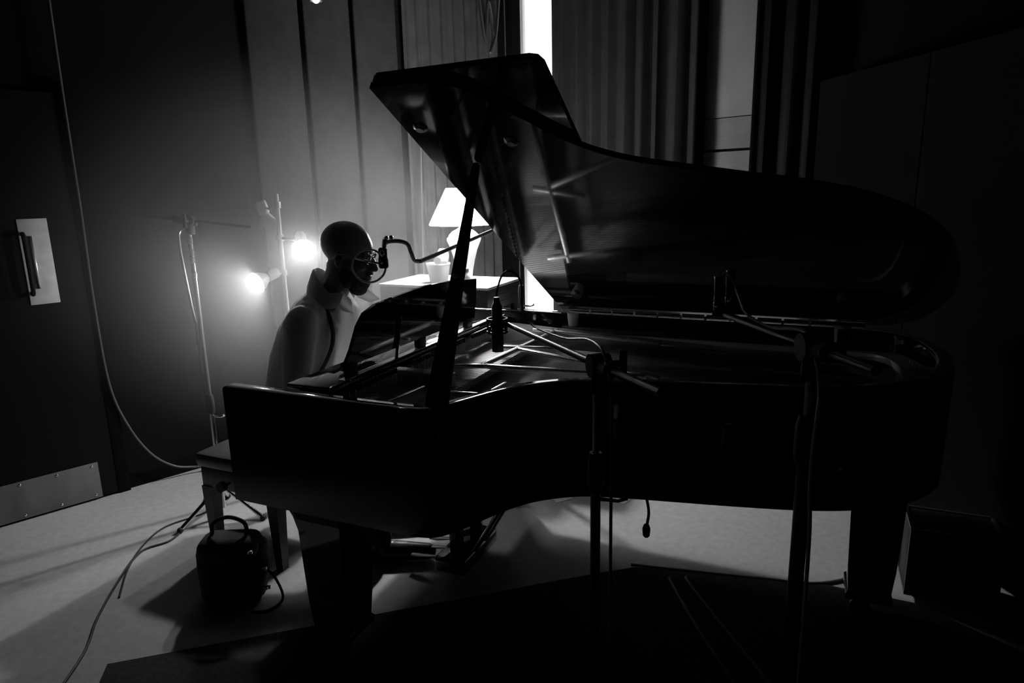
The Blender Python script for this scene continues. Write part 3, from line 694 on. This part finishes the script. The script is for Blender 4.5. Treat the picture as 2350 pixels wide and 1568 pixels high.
bm = NB(); ring_ = [bm.verts.new(pc + (pa_ * cos(2 * pi * k / 40) + pb_ * sin(2 * pi * k / 40)) * .064) for k in range(40)]; bm.faces.new(ring_); obj('gauze', bm, M['gauze'], hoop)
bm = NB(); tube(bm, [pc - pa_ * .055 + zz * .03 if False else V((-1.668, 2.222, 1.345)), (-1.600, 2.235, 1.330), (-1.572, 2.262, 1.322)], .004, 8); obj('filter_arm', bm, M['chrome'], hoop)

# stand at the left behind the bench, with a long thin boom
ms3 = tripod_stand('microphone_stand', 'chrome microphone stand left of the piano behind the bench', -2.655, 2.300, .60, 1.49, .0125, .0105, feet=.22, ang=2.3, material='chrome')
boom(ms3, (-2.648, 2.305, 1.492), (-2.40, 2.43, 1.455), .25, r=.007)
for z in (1.40, 1.345, 1.31, 1.24):
    obj('band', lathe(NB(), [(.0108, -.014), (.0128, -.012), (.0128, .012), (.0108, .014)], 14, on(-2.655, 2.300, z)), M['chrome'], ms3)
bm = NB(); tube(bm, spline([(-2.62, 2.32, 1.475), (-2.69, 2.285, 1.45), (-2.702, 2.28, 1.38), (-2.695, 2.283, 1.25), (-2.685, 2.288, 1.10), (-2.672, 2.29, .95), (-2.672, 2.285, .6)], 6), .0065, 8)
tag(obj('stand_cable', bm, M['greymetal']), 'shiny cable hanging beside the chrome stand left of the piano', 'cable')

# ------------------------------------------------------------------ bench and bag
bn = thing('piano_bench', 'black padded piano bench under the pianist', 'bench', (-2.24, 2.29, 0))
obj('cushion', bxx(-2.435, -1.985, 1.985, 2.59, .43, .50, .022), M['leather'], bn)
obj('apron', bxx(-2.42, -2.00, 2.0, 2.575, .335, .43, .006), M['wood'], bn)
for x in (-2.395, -2.025):
    for y in (2.025, 2.55):
        bm = NB(); rows = []
        for z, hw in ((.34, .028), (.25, .026), (0.0, .018)): rows.append([bm.verts.new((x + sx * hw, y + sy * hw, z)) for sx, sy in ((-1, -1), (1, -1), (1, 1), (-1, 1))])
        for a, b in zip(rows, rows[1:]):
            for i in range(4): bm.faces.new((a[i], b[i], b[(i + 1) % 4], a[(i + 1) % 4]))
        bm.faces.new(rows[0]); bm.faces.new(rows[-1][::-1]); bmesh.ops.recalc_face_normals(bm, faces=bm.faces[:]); obj('leg', bm, M['wood'], bn, smooth=False)
for y in (1.988, 2.588):
    bm = NB(); tube(bm, [(-2.24, y - (.03 if y < 2.2 else -.03), .385), (-2.24, y, .385)], .006, 8); tube(bm, [(-2.24, y - (.03 if y < 2.2 else -.03), .385), (-2.24, y - (.055 if y < 2.2 else -.055), .385)], .022, 14); obj('height_knob', bm, M['rubber'], bn)
bg = thing('shoulder_bag', 'black shoulder bag with shiny buckles on the floor beside the piano leg', 'bag', (-2.05, 1.79, 0))
RBG = Matrix.Rotation(.45, 3, 'Z')
bm = NB(); box(bm, (0, 0, .14), (.27, .14, .275), bev=.060, seg=5)
bmesh.ops.subdivide_edges(bm, edges=bm.edges[:], cuts=1)
for v in bm.verts:
    k = v.co.z / .28; v.co.x *= 1.06 - .12 * k; v.co.y *= 1.15 - .35 * k; v.co += V((noise.noise(v.co * 9), noise.noise(v.co * 9 + V((3, 0, 0))), noise.noise(v.co * 9 + V((0, 4, 0))) * .5)) * .022
mn = min(v.co.z for v in bm.verts)
for v in bm.verts: v.co = RBG @ (v.co - V((0, 0, mn))) + V((-2.05, 1.79, 0.0005))
obj('bag_body', bm, M['bag'], bg)
bm = NB(); box(bm, (0, -.01, .225), (.235, .150, .10), bev=.045, seg=4)
for v in bm.verts: v.co = RBG @ v.co + V((-2.05, 1.79, .01))
obj('flap', bm, M['bag'], bg)
bm = NB(); hp_ = [RBG @ V(p) + V((-2.05, 1.79, .01)) for p in ((-.07, 0, .27), (-.06, 0, .32), (0, 0, .345), (.06, 0, .32), (.07, 0, .27))]; tube(bm, spline(hp_, 5), .008, 8); obj('handle', bm, M['strapm'], bg)
for p in ((.105, -.085, .235), (.138, -.045, .14), (.136, -.05, .055), (.143, -.035, .05)):
    bm = NB(); box(bm, RBG @ V(p) + V((-2.05, 1.79, .01)), (.018, .012, .014), rot=RBG, bev=.003); obj('buckle', bm, M['chrome'], bg)
bm = NB(); tube(bm, spline([RBG @ V(p) + V((-2.05, 1.79, .0)) for p in ((.13, -.02, .14), (.17, -.03, .10), (.20, -.05, .02), (.17, -.12, .012), (.10, -.13, .012))], 6), .007, 8, flat=.5); obj('strap', bm, M['strapm'], bg)

# ------------------------------------------------------------------ sheets of paper and cables on the floor
def sheet(q, z, label):
    bm = NB(); prism(bm, q, z, z + .002); return tag(obj('music_sheet', bm, M['paper'], smooth=False), label, 'paper', 'sheets on the floor behind the piano')
sheet([(-1.199, 3.123), (-1.126, 3.052), (-1.065, 3.124), (-1.109, 3.21), (-1.15, 3.23)], .0005, 'single white sheet on the floor under the piano, beside the far leg')
sheet([(-.99, 3.225), (-.80, 3.16), (-.72, 3.37), (-.91, 3.44)], .0005, 'lower of two white sheets overlapping on the floor under the piano')
sheet([(-.955, 3.265), (-.79, 3.205), (-.70, 3.41), (-.87, 3.48)], .0030, 'upper of two white sheets overlapping on the floor under the piano')
def cable(pts, r, material, label, name='floor_cable'):
    bm = NB(); tube(bm, spline(pts, 7), r, 8); return tag(obj(name, bm, M[material]), label, 'cable')
cable([(-3.11, 2.66, .03), (-2.897, 2.395, .005), (-2.78, 2.20, .005), (-2.70, 2.02, .005), (-2.74, 1.89, .005), (-2.62, 1.69, .005), (-2.45, 1.47, .005), (-2.29, 1.30, .005), (-2.1, 1.0, .005)], .005, 'cable', 'dark cable snaking over the lit floor left of the bench')
cable([(-2.80, 2.42, .005), (-2.78, 2.28, .005), (-2.84, 2.10, .005), (-2.78, 1.93, .005), (-2.66, 1.76, .005), (-2.5, 1.6, .005)], .004, 'cable', 'thinner dark cable beside the snaking one left of the bench')
wc = cable([(-3.40, 2.33, 3.2), (-3.405, 2.316, 2.2), (-3.408, 2.314, 1.55), (-3.411, 2.308, 1.08), (-3.405, 2.316, .63), (-3.385, 2.37, .38), (-3.345, 2.45, .19), (-3.30, 2.55, .08), (-3.255, 2.65, .04), (-3.215, 2.70, .035)], .006, 'wallcable', 'pale cable hanging down the left wall and curving to a white plug', 'wall_cable')
bm = NB(); tube(bm, [(-3.215, 2.70, .035), (-3.19, 2.735, .034), (-3.15, 2.78, .034)], [.009, .020, .020], 12); obj('plug', bm, M['white'], wc)
hc_ = cable([(-.455, 2.07, .615), (-.445, 2.075, .58), (-.440, 2.085, .53), (-.447, 2.098, .485), (-.449, 2.10, .475)], .005, 'cable', 'short cable end hanging below the piano belly', 'hanging_cable')
bm = NB(); lathe(bm, [(0, 0), (.008, 0), (.012, .006), (.014, .03), (.009, .045), (0, .046)], 14, on(-.450, 2.10, .432)); obj('plug', bm, M['rubber'], hc_)
cable([(-.62, 2.60, .009), (-.4, 2.645, .006), (-.1, 2.70, .006), (.13, 2.755, .006), (.35, 2.95, .006)], .006, 'midcable', 'grey cable on the floor along the far edge of the rug')
cable([(-.45, 2.56, .006), (-.436, 2.534, .006), (-.30, 2.28, .013), (-.142, 2.034, .006), (.0, 1.80, .006)], .007, 'midcable', 'left of two grey cables running toward the viewer on the floor')
cable([(-.38, 2.60, .006), (-.37, 2.56, .006), (-.20, 2.31, .006), (-.037, 2.077, .006), (.1, 1.85, .006)], .007, 'midcable', 'right of two grey cables running toward the viewer on the floor')
cable([(-1.53, 2.86, .006), (-1.49, 2.76, .006), (-1.52, 2.70, .006), (-1.56, 2.66, .006)], .005, 'cable', 'short dark cable on the floor behind the near piano leg')

# ------------------------------------------------------------------ flight case at the right
fc = thing('flight_case', 'black flight case with metal edging on the floor at the piano tail', 'case', (.60, 2.86, 0))
FX0, FX1, FY0, FY1, FH = .425, .72, 2.76, 2.97, .30
obj('case_panel', bxx(FX0, FX1, FY0, FY1, .03, FH, .004), M['casep'], fc)
bm = NB(); e = .010
for (a, b) in (((FX0, FY0, FH), (FX1, FY0, FH)), ((FX0, FY0, .03), (FX1, FY0, .03)), ((FX0, FY0, .03), (FX0, FY0, FH)), ((FX1, FY0, .03), (FX1, FY0, FH)), ((FX0, FY0, FH), (FX0, FY1, FH)), ((FX0, FY0, .03), (FX0, FY1, .03)), ((FX0, FY1, .03), (FX0, FY1, FH)), ((FX0, FY1, FH), (FX1, FY1, FH)), ((FX1, FY0, FH), (FX1, FY1, FH))):
    c = (V(a) + V(b)) / 2; s = V([abs(a[i] - b[i]) + e for i in range(3)]); box(bm, c, s)
obj('edging', bm, M['greymetal'], fc, smooth=False)
for x in (FX0 + .04, FX1 - .04):
    for y in (FY0 + .04, FY1 - .04): bm = NB(); tube(bm, [(x - .01, y, .016), (x + .01, y, .016)], .0155, 12); obj('wheel', bm, M['rubber'], fc)
bm = NB(); box(bm, ((FX0 + FX1) / 2, FY0 - .007, .2), (.07, .008, .05), bev=.003); obj('latch', bm, M['greymetal'], fc)

# ------------------------------------------------------------------ the pianist
def blob(name, bm, voxel, material, parent=None, origin=None, smooth=6, fac=.5, mesh_only=False):
    """fuse overlapping closed shapes into one continuous skin"""
    me = bpy.data.meshes.new(name); bm.to_mesh(me); bm.free()
    t = bpy.data.objects.new('tmp', me); COL.objects.link(t)
    r = t.modifiers.new('r', 'REMESH'); r.mode = 'VOXEL'; r.voxel_size = voxel
    s = t.modifiers.new('s', 'SMOOTH'); s.factor = fac; s.iterations = smooth
    dg = bpy.context.evaluated_depsgraph_get(); out = bpy.data.meshes.new_from_object(t.evaluated_get(dg))
    bpy.data.objects.remove(t); bpy.data.meshes.remove(me)
    if mesh_only: return out
    out.materials.clear()
    return finish(name, out, material, parent, origin, 180)
PY = 2.33
HM = Matrix.Translation((-1.785, PY, 1.345)) @ Matrix.Rotation(radians(10), 4, 'Y')
def hp3(x, y, z): return HM @ V((x, y, z))
def ell_m(bm, c, r, tilt=0.0, u=22, v=16):
    s = ellipsoid(bm, (0, 0, 0), r, rot=Matrix.Rotation(tilt, 3, 'Y'), u=u, v=v)
    for q in s: q.co = HM @ (q.co + V(c))
HS = 1.06
def head_shapes(bm):
    E_ = lambda c, r, t=0.0: ell_m(bm, [k * HS for k in c], [k * HS for k in r], t)
    E_((-.012, 0, .045), (.102, .078, .088))            # skull
    E_((.030, 0, .030), (.068, .066, .075))             # forehead
    E_((.032, 0, -.035), (.064, .060, .075))            # face
    E_((.048, 0, -.088), (.046, .046, .038))            # jaw and chin
    E_((-.02, 0, -.05), (.060, .058, .060))
    for s in (-1, 1):
        E_((.083, s * .032, .022), (.014, .026, .009))  # brow
        E_((.070, s * .040, -.028), (.024, .018, .020))  # cheek
        E_((-.008, s * .074, -.012), (.017, .010, .031), .15)  # ear
        E_((-.003, s * .077, -.036), (.010, .008, .010))
        E_((.108, s * .011, -.042), (.010, .009, .008))  # nostril
    capsule(bm, [hp3(.094 * HS, 0, .012 * HS), hp3(.112 * HS, 0, -.020 * HS), hp3(.118 * HS, 0, -.036 * HS)], [.010, .012, .013])
    E_((.093, 0, -.069), (.014, .023, .0065)); E_((.091, 0, -.081), (.014, .020, .0075))   # lips
def hand(bm, w, d, side, press=.0):
    """w: wrist, d: forward; palm down, five fingers curving onto the keys"""
    w = V(w); d = V(d).normalized(); lat = V((-d.y, d.x, 0)).normalized() * side      # lat points to the thumb side
    dn = V((0, 0, -1)); pl_ = w + d * .045
    for k in range(4):
        o = lat * (.030 - .020 * k)
        capsule(bm, [w + o * .55, w + d * .050 + o * .9, w + d * .088 + o], [.015, .0145, .0115], 10)
        L = (.070, .080, .074, .058)[k]; f = w + d * .088 + o
        a = f + d * L * .48 + zz * .010 + lat * (.006 - .004 * k); b = a + d * L * .36 + dn * L * .34; c = b + d * L * .10 + dn * L * .30
        capsule(bm, [f, a, b, c], [.0095, .0085, .0078, .0068], 10)
    t0 = w + d * .020 + lat * .022; t1 = t0 + d * .030 + lat * .030 - zz * .006; t2 = t1 + d * .032 + lat * .014 - zz * .010; t3 = t2 + d * .024 - zz * .010
    capsule(bm, [t0, t1, t2, t3], [.014, .0115, .0095, .0075], 10)
SHR, SHL = V((-1.930, PY - .195, 1.09)), V((-1.915, PY + .195, 1.09))
ELR, ELL = V((-1.945, PY - .265, .835)), V((-1.99, PY + .30, .83))
WRR, WRL = V((-1.775, PY - .235, .800)), V((-1.775, PY + .265, .800))
TORSO = [((-2.105, PY, .575), .165, .72), ((-2.08, PY, .70), .150, .70), ((-2.03, PY, .85), .155, .70), ((-1.972, PY, .98), .172, .68), ((-1.925, PY, 1.075), .165, .60), ((-1.885, PY, 1.135), .105, .75)]
def torso(bm, grow=0.0, z0=-1):
    pts = [V(p) for p, r, f in TORSO]
    # cross-sections broad across y, shallower along x
    rings = []; n = 28
    sp = spline(pts, 4); rr = spline([V((r, f, 0)) for p, r, f in TORSO], 4)
    keep = [(p, q) for p, q in zip(sp, rr) if p.z > z0]
    for i, (p, q) in enumerate(keep):
        t = (keep[min(i + 1, len(keep) - 1)][0] - keep[max(i - 1, 0)][0]).normalized(); b = V((0, 1, 0)); a = b.cross(t).normalized()
        rings.append([bm.verts.new(p + b * (q.x + grow) * cos(2 * pi * j / n) + a * ((q.x * q.y) + grow) * sin(2 * pi * j / n)) for j in range(n)])
    for a, b in zip(rings, rings[1:]):
        for j in range(n): bm.faces.new((a[j], a[(j + 1) % n], b[(j + 1) % n], b[j]))
    bm.faces.new(rings[0][::-1]); bm.faces.new(rings[-1])
def arm(bm, s, e, w, g=0.0, upto=1.0):
    capsule(bm, [s + V((0, 0, .0)), s.lerp(e, .45), e], [.058 + g, .050 + g, .041 + g]); capsule(bm, [e, e.lerp(w, .4), e.lerp(w, upto)], [.042 + g, .041 + g, .029 + g])
LEGS = []
for s, kn, an, to in ((-1, (-1.745, PY - .15, .545), (-1.69, PY - .12, .10), (-1.50, PY - .10, .035)), (1, (-1.745, PY + .16, .545), (-1.78, PY + .15, .10), (-1.60, PY + .17, .035))):
    LEGS.append((V((-2.08, PY + s * .095, .575)), V(kn), V(an), V(to)))
bm = NB(); head_shapes(bm); torso(bm)
capsule(bm, [(-1.885, PY, 1.12), (-1.858, PY, 1.20), (-1.815, PY, 1.275)], [.068, .064, .066])
for s, e, w_, sd in ((SHR, ELR, WRR, 1), (SHL, ELL, WRL, -1)):
    arm(bm, s, e, w_); hand(bm, w_, (1, -.02 if sd > 0 else .02, 0), sd)
for h_, k_, a_, t_ in LEGS:
    capsule(bm, [h_, h_.lerp(k_, .5), k_], [.078, .070, .054]); capsule(bm, [k_, k_.lerp(a_, .35), a_], [.052, .054, .036]); capsule(bm, [a_ - zz * .05, a_.lerp(t_, .5) - zz * .03, t_], [.035, .034, .026])
person = blob('person', bm, .0052, M['skin'], None, (-1.785, PY, 0), smooth=3)
person.rotation_euler.z = radians(17)                      # turned a little toward the bass
tag(person, 'bald bearded person in glasses and open jacket leaning over the piano keys', 'person')
for s in (-1, 1):
    bm = NB(); c = [.087 * HS, s * .032 * HS, .004 * HS]
    ell_m(bm, c, (.0125, .0135, .0125), 0, 14, 10); e_ = obj('eye', bm, M['eye'], person)
    bm = NB(); ell_m(bm, (c[0] + .0095, c[1] + s * .001, c[2] - .002), (.0040, .0058, .0058), 0, 12, 8); obj('iris', bm, M['iris'], e_)
# beard and glasses
bm = NB()
for c, r in (((.050, 0, -.098), (.052, .050, .040)), ((.02, .035, -.075), (.040, .028, .050)), ((.02, -.035, -.075), (.040, .028, .050)), ((.094, 0, -.057), (.016, .028, .008)), ((.055, 0, -.118), (.040, .036, .036))):
    ell_m(bm, [k * HS for k in c], [k * HS for k in r])
obj('beard', bm, M['beard'], person)
gl = NB()
for s in (-1, 1):
    cc = V((.103, s * .034, .002)) * HS
    tube(gl, [HM @ (cc + V((.004 * -abs(cos(2 * pi * k / 24)), .026 * cos(2 * pi * k / 24), .020 * sin(2 * pi * k / 24)))) for k in range(25)], .0024, 6, caps=False)
    tube(gl, [HM @ (V((.100, s * .060, .008)) * HS), HM @ (V((.05, s * .073, .010)) * HS), HM @ (V((-.01, s * .080, .010)) * HS), HM @ (V((-.030, s * .078, -.012)) * HS)], .0028, 6)
tube(gl, [HM @ (V((.106, -.010, .006)) * HS), HM @ (V((.108, 0, .010)) * HS), HM @ (V((.106, .010, .006)) * HS)], .0022, 6)
gla = obj('glasses', gl, M['chrome'], person)
for s in (-1, 1):
    bm = NB(); ell_m(bm, [.104 * HS, s * .034 * HS, .002 * HS], (.0016, .0265, .0205), 0, 20, 12); obj('lens', bm, M['glass'], gla)
# shirt, jacket, hood, trousers, shoes
bm = NB(); torso(bm, .010, .62); capsule(bm, [(-1.90, PY, 1.10), (-1.872, PY, 1.165)], [.085, .068])
blob('shirt', bm, .009, M['shirt'], person, smooth=3)
bm = NB(); torso(bm, .024, .56)
for s, e, w_ in ((SHR, ELR, WRR), (SHL, ELL, WRL)): arm(bm, s, e, w_, .017, .90)
capsule(bm, [SHR + V((.0, .01, -.005)), V((-1.92, PY, 1.115)), SHL + V((0, -.01, -.005))], [.070, .095, .070])
jm = blob('jacket', bm, .009, M['jacket'], mesh_only=True, smooth=6)
b2 = NB(); b2.from_mesh(jm); bpy.data.meshes.remove(jm)
def axis_x(z): 
    for (p, r, f), (q, r2, f2) in zip(TORSO, TORSO[1:]):
        if p[2] <= z <= q[2]: return p[0] + (q[0] - p[0]) * (z - p[2]) / (q[2] - p[2])
    return TORSO[-1][0][0] if z > 1 else TORSO[0][0][0]
for v in b2.verts:                                        # cloth creases
    n_ = noise.noise(V((v.co.x * 9, v.co.y * 9, v.co.z * 5))) * .010 + noise.noise(V((v.co.x * 22 + v.co.z * 14, v.co.y * 22, v.co.z * 9))) * .005
    v.co += v.normal * n_
dead = [f for f in b2.faces if (lambda c: (c.x > axis_x(c.z) + .045 and abs(c.y - PY) < .030 + max(0, c.z - .80) * .20) or (c.z > 1.12 and (c - V((-1.865, PY, c.z))).length < .080 + (.03 if c.x > -1.865 else 0)))(f.calc_center_median())]
bmesh.ops.delete(b2, geom=dead, context='FACES')
loose = [v for v in b2.verts if not v.link_faces]; bmesh.ops.delete(b2, geom=loose, context='VERTS')
jk = obj('jacket', b2, M['jacket'], person, smooth=180); md = jk.modifiers.new('cloth', 'SOLIDIFY'); md.thickness = .006; md.offset = -1
bm = NB(); n_ = 26; rows = []                             # standing collar, high at the nape
for k in range(n_ + 1):
    a = radians(52) + (2 * pi - 2 * radians(52)) * k / n_; back = .5 - .5 * cos((a - 0)); bk = max(0, -cos(a))
    c = V((-1.875, PY, 1.135)); d = V((cos(a), sin(a), 0))
    lo_, hi_ = c + V((d.x * .088, d.y * .098, .0 + .02 * bk)), c + V((d.x * .082 + .030, d.y * .086, .062 + .095 * bk))
    rows.append([bm.verts.new(lo_), bm.verts.new(lo_.lerp(hi_, .5) + d * .006), bm.verts.new(hi_), bm.verts.new(hi_ + d * .012 - zz * .004), bm.verts.new(lo_.lerp(hi_, .5) + d * .020), bm.verts.new(lo_ + d * .016)])
for a, b in zip(rows, rows[1:]):
    for i in range(6): bm.faces.new((a[i], b[i], b[(i + 1) % 6], a[(i + 1) % 6]))
bm.faces.new(rows[0]); bm.faces.new(rows[-1][::-1]); bmesh.ops.recalc_face_normals(bm, faces=bm.faces[:])
obj('jacket_collar', bm, M['jacket'], person, smooth=60)
bm = NB()
def flap(pts, th=.004):
    a = [bm.verts.new(V(p) + V((0, -th, 0))) for p in pts]; b = [bm.verts.new(V(p) + V((0, th, 0))) for p in pts]; k = len(pts)
    bm.faces.new(a); bm.faces.new(b[::-1])
    for i in range(k): bm.faces.new((a[i], b[i], b[(i + 1) % k], a[(i + 1) % k]))
def collar_flap(name, pts):
    global bm
    bm = NB(); flap(pts, .003); bmesh.ops.recalc_face_normals(bm, faces=bm.faces[:]); obj(name, bm, M['shirt'], person, smooth=False)
collar_flap('collar', [(-1.775, PY + .04, 1.235), (-1.735, PY + .01, 1.222), (-1.652, PY - .01, 1.160), (-1.703, PY - .005, 1.146), (-1.765, PY + .02, 1.165)])
collar_flap('collar', [(-1.80, PY - .055, 1.20), (-1.765, PY - .055, 1.165), (-1.755, PY - .060, 1.105), (-1.80, PY - .070, 1.12), (-1.83, PY - .070, 1.17)])
bm = NB(); sp_ = [(-1.80, 1.185, .03), (-1.752, 1.12, .01), (-1.748, 1.05, .0), (-1.772, .96, -.01), (-1.80, .88, -.01), (-1.815, .82, 0)]
rows = []
for k, (x, z, y) in enumerate(sp_):                        # loose shirt front hanging open
    rows.append([bm.verts.new((x - .085 + .02 * k / 5, PY - .075 + y, z + .01)), bm.verts.new((x - .05, PY - .055 + y + .012 * sin(k * 2.1), z)), bm.verts.new((x - .02, PY - .035 + y - .010 * sin(k * 1.7), z)), bm.verts.new((x, PY - .005 + y, z))])
for a, b in zip(rows, rows[1:]):
    for i in range(3): bm.faces.new((a[i], a[i + 1], b[i + 1], b[i]))
sf = obj('shirt_front', bm, M['shirt'], person, smooth=180); md = sf.modifiers.new('cloth', 'SOLIDIFY'); md.thickness = .003
bm = NB(); st = spline([(-1.905, PY - .072, 1.185), (-1.84, PY - .112, 1.10), (-1.83, PY - .125, 1.0), (-1.875, PY - .125, .90), (-1.945, PY - .115, .80)], 5)
tube(bm, st, .011, 8, flat=.45); obj('strap', bm, M['strapm'], person)
bm = NB()
for h_, k_, a_, t_ in LEGS:
    capsule(bm, [h_, h_.lerp(k_, .5), k_], [.094, .082, .066]); capsule(bm, [k_, k_.lerp(a_, .5), a_ + zz * .02], [.065, .062, .055])
capsule(bm, [(-2.10, PY - .08, .585), (-2.10, PY + .08, .585)], [.120, .120])
blob('trousers', bm, .011, M['trousers'], person, smooth=4)
for h_, k_, a_, t_ in LEGS:
    bm = NB(); d = (t_ - a_); d.z = 0; d.normalize()
    capsule(bm, [a_ - d * .045 - zz * .055, a_ + d * .07 - zz * .052, t_ + zz * .008 + d * .02], [.044, .045, .036]); capsule(bm, [a_ - zz * .04, a_ + zz * .01], [.046, .043])
    for v in bm.verts: v.co.z = max(v.co.z, .004)
    blob('shoe', bm, .008, M['shoe'], person, smooth=2)

# ------------------------------------------------------------------ volume added round the floor lamp and the pianist to imitate lens glow
hz = bpy.data.materials.new('glow_haze'); hz.use_nodes = True; nt = hz.node_tree; nt.nodes.clear()
out = nt.nodes.new('ShaderNodeOutputMaterial'); vsn = nt.nodes.new('ShaderNodeVolumeScatter')
vsn.inputs['Color'].default_value = (1, 1, 1, 1); vsn.inputs['Anisotropy'].default_value = 0.2
tc = nt.nodes.new('ShaderNodeTexCoord'); ln = nt.nodes.new('ShaderNodeVectorMath'); ln.operation = 'LENGTH'
mr = nt.nodes.new('ShaderNodeMapRange'); mr.interpolation_type = 'SMOOTHSTEP'; mr.inputs['From Min'].default_value = 0.0; mr.inputs['From Max'].default_value = 1.0
mr.inputs['To Min'].default_value = GLOW_HAZE; mr.inputs['To Max'].default_value = 0.0
nt.links.new(tc.outputs['Object'], ln.inputs[0]); nt.links.new(ln.outputs['Value'], mr.inputs['Value'])
nt.links.new(mr.outputs['Result'], vsn.inputs['Density']); nt.links.new(vsn.outputs[0], out.inputs['Volume'])
bm = NB(); ellipsoid(bm, (0, 0, 0), (1, 1, 1), u=32, v=22)      # thins out from the lamps to nothing at its rim
glow_hazeo = obj('glow_haze', bm, hz, origin=(0, 0, 0)); glow_hazeo.location = GLOW_HAZE_AT; glow_hazeo.scale = GLOW_HAZE_SIZE; glow_hazeo.rotation_euler.z = -atan2(dL.x, dL.y)
tag(stuff(glow_hazeo), 'thin scattering volume added round the pianist to imitate lens glow', 'glow_haze')
